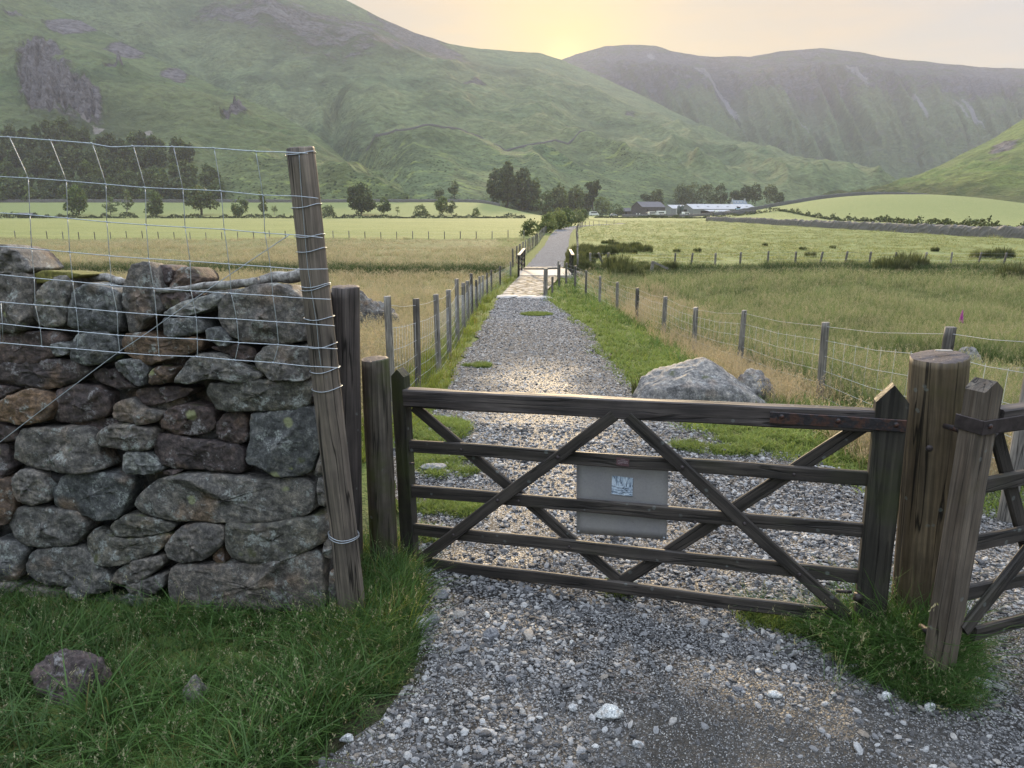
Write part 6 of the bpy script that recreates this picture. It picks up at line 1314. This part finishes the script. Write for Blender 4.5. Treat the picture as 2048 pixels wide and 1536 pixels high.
p = pts(-3.6, -.2, 1.5, 3.7, 420, lambda x, y: (x < LEFT_EDGE(y) - .08) & (y < wallfront(x)) & (noise(np.stack([x * 2, y * 2], -1)) > -.1))
scatter('flowering_grass', 'pale flowering grass stems standing above the bank grass', 'grass', p, rng.uniform(.35, .62, len(p)), [tuft('panicle', grass_mat('panicle_grass', (.05, .09, .03), (.16, .22, .09), .3, .4, (.40, .42, .24), .3), 2, .03, .5, .8, .0035, .5, .5, 1.0, 120 + i, .03) for i in range(3)], .15)
# tuft island at the foot of the big gatepost
isl = [(Gr(1505, 1238), .06, .5), (Gr(1580, 1258), .09, .55), (Gr(1660, 1275), .13, .7), (Gr(1740, 1290), .20, .95), (Gr(1800, 1310), .22, 1.0), (Gr(1850, 1335), .20, .8), (Gr(1885, 1368), .15, .5), (Gr(1860, 1300), .16, .8), (Gr(1850, 1385), .17, .6), (Gr(1915, 1402), .11, .4), (Gr(1760, 1345), .17, .75), (Gr(1700, 1310), .12, .6)]
P_ = []; S_ = []
for c, R_, s in isl:
    k = int(2600 * R_ * R_ * 3.14) + 20; a = rng.uniform(0, 6.28, k); d = R_ * np.sqrt(rng.random(k)); x = c[0] + d * np.cos(a) * 1.15; y = c[1] + d * np.sin(a); P_.append(np.stack([x, y, gz(x, y) + .025], -1)); S_.append(s * rng.uniform(.6, 1.1, k) * (1.15 - .45 * d / R_) * 1.3)
scatter('gatepost_grass', 'grass tussock growing round the foot of the thick gatepost', 'grass', np.concatenate(P_), np.concatenate(S_) * .95, lush + tall[:2], .3, weights=[.17, .17, .17, .17, .1, .1, .06, .06])
# verges inside the gate
pcx = lambda y: path_c(y)[0]; pww = lambda y: path_c(y)[1]
p = wedge(4.5, 40, 15000, lambda x, y: (x < pcx(y) - pww(y) + .10 * noise(np.stack([x * 3, y * 3], -1)) - .0) & (x > np.interp(y, [4, 26, 38], [-1.75, -1.6, -.4]) - .1) & ((y > 6.0) | (x < -1.15)), 1.3, .42)
scatter('verge_grass', 'yellow-green verge grass between the path and the left fence', 'grass', p, rng.uniform(.7, 1.2, len(p)) * (1 + p[:, 1] / 40) * (.6 + .4 * S((pcx(p[:, 1]) - pww(p[:, 1]) - p[:, 0]) / .35)), verge, .15)
lawn = [(Gr(880, 1020), .34, .16), (Gr(940, 1035), .16, .09), (Gr(870, 865), .35, .5), (Gr(845, 1080), .15, .1), (Gr(900, 940), .28, .3), (Gr(1235, 1190), .05, .03), (Gr(955, 735), .22, .25), (Gr(1073, 631), .45, .5), (Gr(860, 920), .2, .35), (Gr(1535, 1250), .16, .05), (Gr(1600, 1268), .14, .06), (Gr(1450, 900), .5, .25), (Gr(1520, 880), .4, .3)]
P_ = []
for c, R_, R2 in lawn:
    k = int(900 * R_ * R2 * 3.14 * 2) + 30; a = rng.uniform(0, 6.28, k); d = np.sqrt(rng.random(k)); x = c[0] + R_ * d * np.cos(a); y = c[1] + R2 * d * np.sin(a); q = noise(np.stack([x * 6, y * 6], -1)) > -.35; P_.append(np.stack([x, y, gz(x, y) + .034], -1)[q])
p = np.concatenate(P_); scatter('turf_patches', 'short grass patches breaking through the gravel inside the gate', 'grass', p, rng.uniform(.6, 1.2, len(p)), turf, .2)
redge = lambda x, y: x - (pcx(y) + pww(y))
p = wedge(5.0, 40, 26000, lambda x, y: (redge(x, y) > -.12 + .16 * noise(np.stack([x * 2.5, y * 2.5], -1))) & (redge(x, y) < np.interp(y, [5, 30, 36], [3.2, 1.9, .9])) & (x < 4.4), 1.25, .5)
p[:, 2] += .004
scatter('turf', 'close green turf along the right edge of the path', 'grass', p, rng.uniform(.7, 1.4, len(p)) * (1 + p[:, 1] / 16), turf, .2)
p = wedge(5.4, 40, 9000, lambda x, y: (redge(x, y) > np.interp(y, [5, 9, 20, 36], [2.0, 1.35, .75, .1]) + .35 * noise(np.stack([x * 1.2, y * 1.2], -1))) & (x < np.interp(y, [5, 30, 36], [4.6, 4.3, 3.6])), 1.25, .5)
scatter('verge_grass', 'tall green verge grass between the path and the right fence', 'grass', p, rng.uniform(.6, 1.15, len(p)) * (1 + p[:, 1] / 30) * (.8 + .3 * noise(p * .9)), vt, .2)
# one wiry rush by the big boulder
tag(rush(Gr(1284, 795), .16, .34, 90, None, seed=77), 'spiky rush tuft at the left end of the big boulder', 'rushes')
# hay meadow on the left
hm = lambda x, y: fbm(np.stack([x * .12, y * .09], -1), 3)
p = wedge(5.8, 93, 46000, lambda x, y: (x < np.interp(y, [5, 26, 38, 60, 94], [-1.7, -1.6, -.5, 1.0, 3.2])) & (np.abs(y - 42.5) > 2.2) & (rng.random(len(x)) < .95), 1.05, .74)
scatter('hay_meadow', 'tall straw-coloured seeding grass filling the meadow on the left', 'meadow grass', p, (1 + p[:, 1] / 22) * rng.uniform(.34, .86, len(p)) * (.95 + .35 * hm(p[:, 0], p[:, 1])) * (1 - .3 * S((p[:, 1] - 50) / 30)), hay + pink[:2], .12, weights=[.18, .18, .18, .18, .14, .14], zfall=.036)
# rushy meadow on the right
p = wedge(5.0, 39.6, 42000, lambda x, y: (x > np.interp(y, [5, 30, 38], [4.3, 4.1, 3.8])) & (hm(x, y) > -.55), 1.1, .78)
scatter('rush_meadow', 'rough green rushes and grass filling the meadow on the right', 'meadow grass', p, (1 + p[:, 1] / 26) * rng.uniform(.4, .75, len(p)) * (1 + .35 * hm(p[:, 0] * 2, p[:, 1] * 2)), rsh + hay[:1], .12, weights=[.22, .22, .22, .22, .12], zfall=.036)
p = wedge(5.5, 36, 13000, lambda x, y: (x > np.interp(y, [5, 30, 36], [3.1, 3.7, 3.3])) & (x < np.interp(y, [5, 10, 30], [4.6, 5.2, 6.5])) & (noise(np.stack([x * .8, y * .5], -1)) > -.35), 1.2, .6)
scatter('seeding_grass', 'pinkish seed-head grass along the right-hand fence', 'meadow grass', p, rng.uniform(.45, .8, len(p)) * (1 + p[:, 1] / 40), pink, .12)
# stream side and pasture
p = pts(-42, 44, 39.8, 46.8, 12000, lambda x, y: (np.abs(x - 1.8) > 2.4))
scatter('stream_grass', 'dark tall grass marking the stream across the valley', 'meadow grass', p, rng.uniform(.8, 1.35, len(p)), [tuft('stream_tuft', grass_mat('stream_side_grass', (.025, .05, .016), (.065, .115, .035), .3, .4, (.3, .25, .14), .10), 18, .2, .3, .6, .012, .5, .6, .1, 99, .03)], .15)
p = wedge(47, 240, 42000, lambda x, y: (redge(x, y) > 1.4) & (x < 63) & (noise(np.stack([x * .5, y * .22], -1)) > -.55), 1.1, .72)
scatter('pasture_tufts', 'low bright tufts over the grazed pasture', 'grass', p, (1 + p[:, 1] / 30) * rng.uniform(.6, 1.1, len(p)), pst, .2, zfall=.034)

# ---- gravel
def gravel_mat():
    g = G('slate_gravel_stones'); r = g.rnd(); o = g.obj(); n = g.noise(o, 1.6, 4, .6); n2 = g.noise(g.vadd(o, r), 5, 3, .7)
    c = g.ramp(r, [(0, (.055, .055, .057)), (.3, (.14, .14, .143)), (.6, (.27, .27, .275)), (.85, (.44, .44, .435)), (.93, (.22, .185, .15)), (1, (.60, .60, .58))])
    c = g.mul(c, g.ramp(n2, [(.3, (.7,) * 3), (.7, (1.25,) * 3)])); wet = wet_mask(g)
    return g.bsdf(c, g.math('SUBTRACT', .80, g.math('MULTIPLY', wet, .36)), g.bump(n2, .5, .08), spec=g.math('ADD', .15, g.math('MULTIPLY', wet, .35)))
GRAV = gravel_mat(); gst = []
for i in range(7):
    V, F = rock_blob((.5, .5 * rng.uniform(.6, .9), .5 * rng.uniform(.18, .48)), 600 + i, 7, 11, .16, 8); me = bpy.data.meshes.new('gravel_stone'); me.from_pydata([tuple(v) for v in V], [], [tuple(int(i_) for i_ in f) for f in F]); me.materials.append(GRAV); gst.append(bpy.data.objects.new('gravel_stone', me))
def on_path(x, y):
    w = path_edge(y, 1); right = np.where(y < 5.6, np.maximum(pcx(y) + w, pcx(y) + 6.5 * S((5.9 - y) / .9) + .5), pcx(y) + w); left = np.where(y < 6.4, LEFT_EDGE(y), pcx(y) - path_edge(y, -1)); return (x > left - .02) & (x < right + .05)
sandy = lambda x, y: S((3.4 - y) / .7) * S(.7 + .9 * noise(np.stack([x * 1.1, y * 1.1], -1)))
x = rng.uniform(-1.3, 3.6, 120000); y = 1.6 * (7.5 / 1.6) ** rng.random(120000); k = on_path(x, y) & (np.abs(x) < y * .8 + .4) & (rng.random(len(x)) > sandy(x, y) * .88); x, y = x[k], y[k]
s = .005 + .031 * rng.random(len(x)) ** 4.5; s = s * (1 + (y - 2) * .07); s = np.where(rng.random(len(x)) < .012, s * 1.8, s); kk = rng.random(len(x)) < (.62 + .55 * noise(np.stack([x * 1.5, y * 1.5], -1)) + .2 * S((y - 3.4) / .8)); x, y, s = x[kk], y[kk], s[kk]
p = np.stack([x, y, bump_z(x, y) + s * .12], -1); scatter('gravel', 'loose grey slate gravel covering the track', 'gravel', p, np.stack([s * rng.uniform(.8, 1.3, len(s)), s, s], -1), gst, .35)
x = rng.uniform(-2.2, 4.0, 9000); y = rng.uniform(-1.5, 1.7, 9000); k = on_path(x, y); x, y = x[k], y[k]; s = .006 + .022 * rng.random(len(x)) ** 3; p = np.stack([x, y, bump_z(x, y) + s * .12], -1); scatter('gravel', 'loose grey gravel at the near end of the track', 'gravel', p, np.stack([s * 1.2, s, s], -1), gst, .35)
x = rng.uniform(-1.4, 2.9, 110000); y = rng.uniform(1.7, 3.7, 110000); k = on_path(x, y) & (np.abs(x) < y * .8 + .3); x, y = x[k], y[k]; s = rng.uniform(.002, .0065, len(x)) * (1 + (y - 2) * .25)
p = np.stack([x, y, bump_z(x, y) + s * .2], -1); scatter('grit', 'fine wet grit between the loose stones in front of the gate', 'gravel', p, np.stack([s * 1.3, s, s * .9], -1), gst, .5)
y = 7.2 * (29 / 7.2) ** rng.random(30000); x = pcx(y) + rng.uniform(-1, 1, 30000) * pww(y); k = on_path(x, y); x, y = x[k], y[k]; s = (.010 + .022 * rng.random(len(x)) ** 3) * (1 + y / 24)
p = np.stack([x, y, bump_z(x, y) + s * .05], -1); scatter('gravel', 'finer gravel on the straight stretch of path inside the gate', 'gravel', p, np.stack([s * 1.2, s, s * .7], -1), gst, .3)
# larger loose stones one can point at
PALE = rock_mat('loose_stone_pale', [(.42, .44, .44), (.36, .37, .38)], .1, 0, 6, False); GREYS = rock_mat('loose_stone_grey', [(.20, .205, .22), (.15, .155, .17)], .1, 0, 6, False)
def loose(px, py, w, h, mat, label, seed, dr=.7):
    c = Gr(px, py, 1.5, 12); dep = c[1] * math.cos(PITCH) + CAMZ * math.sin(PITCH); W = w / FPX * dep / 2; V, F = rock_blob((W, W * dr, h / FPX * dep * .42), seed, 24, 36, .14, 10); V = V + np.array([c[0], c[1], float(bump_z(np.array(c[0]), np.array(c[1]))) + h / FPX * dep * .18]); tag(mk('loose_stone', V, F, mat, loc=V.mean(0)), label, 'stone')
for i, (x_, y_, w, h, m, l) in enumerate([(1216, 1446, 52, 34, PALE, 'largest pale angular stone on the gravel at bottom middle'), (1778, 1362, 42, 30, PALE, 'whitish stone bedded in the grass in front of the thick gatepost'), (1952, 1382, 44, 24, PALE, 'long pale stone at the right edge of the gatepost tussock'),
        (1146, 1432, 20, 20, PALE, 'small blocky pale stone left of the largest pale stone'), (1275, 1506, 22, 22, PALE, 'upright pale pebble at the bottom edge of the picture'), (1021, 1372, 24, 18, GREYS, 'round banded grey pebble in the middle of the gravel'),
        (985, 1280, 32, 28, GREYS, 'pair-forming bluish stone inside the ring of small pebbles'), (882, 1198, 34, 20, GREYS, 'striped dark flat stone near the grass below the latch end'), (838, 1256, 42, 24, PALE, 'pale flat slab lying in the edge of the left grass'), (866, 1250, 26, 24, GREYS, 'greenish stone touching the pale slab at the grass edge'),
        (694, 1492, 26, 18, PALE, 'pale stone at the edge of the bottom-left grass'), (1058, 1190, 16, 14, GREYS, 'dark round pebble just below the bottom bar of the gate'), (982, 1190, 18, 14, GREYS, 'grey pebble below the bottom bar, left of the dark one'), (1708, 1350, 24, 16, PALE, 'bright stone left of the tussock'), (1770, 1410, 18, 26, PALE, 'pointed pale stone below the tussock'),
        (1858, 1432, 22, 26, PALE, 'pale stone in the small pile right of the tussock point'), (868, 945, 44, 16, GREYS, 'low flat stone in the grass patch behind the gate'), (1548, 1405, 26, 18, PALE, 'pale triangular stone on the wet gravel'), (1476, 1388, 24, 14, GREYS, 'flat grey stone left of the triangular one')]): loose(x_, y_, w, h, m, l, 700 + i)
tw = [Gr(1243, 1389), Gr(1270, 1398), Gr(1306, 1404)]; V, F = tube([t + np.array([0, 0, .03]) for t in tw], [.003, .004, .002], 5); tag(mk('twig', V, F, plain('twig_bark', (.12, .06, .05), .8), loc=V.mean(0)), 'thin reddish twig on the gravel', 'twig')
tw = [Gr(970, 1251), Gr(988, 1240), Gr(1006, 1228)]; V, F = tube([t + np.array([0, 0, .02]) for t in tw], [.002, .003, .002], 5); tag(mk('twig', V, F, plain('dark_twig_bark', (.03, .025, .02), .8), loc=V.mean(0)), 'short dark twig on the shiny gravel below the gate', 'twig')

# ------------------------------------------------------------------ the hazy evening air of the valley
def haze():
    V, F = box((300, 1540, 420), (7600, 3280, 920))
    m = bpy.data.materials.new('valley_haze'); m.use_nodes = True; nt = m.node_tree; nt.nodes.clear()
    o = nt.nodes.new('ShaderNodeOutputMaterial'); v = nt.nodes.new('ShaderNodeVolumePrincipled'); nt.links.new(v.outputs[0], o.inputs['Volume'])
    v.inputs['Color'].default_value = (.76, .80, .90, 1); v.inputs['Density'].default_value = HAZE; v.inputs['Anisotropy'].default_value = .22
    tag(mk('haze', V, F, m, smooth=False), None, None, kind='stuff')
HAZE = .00018
haze()
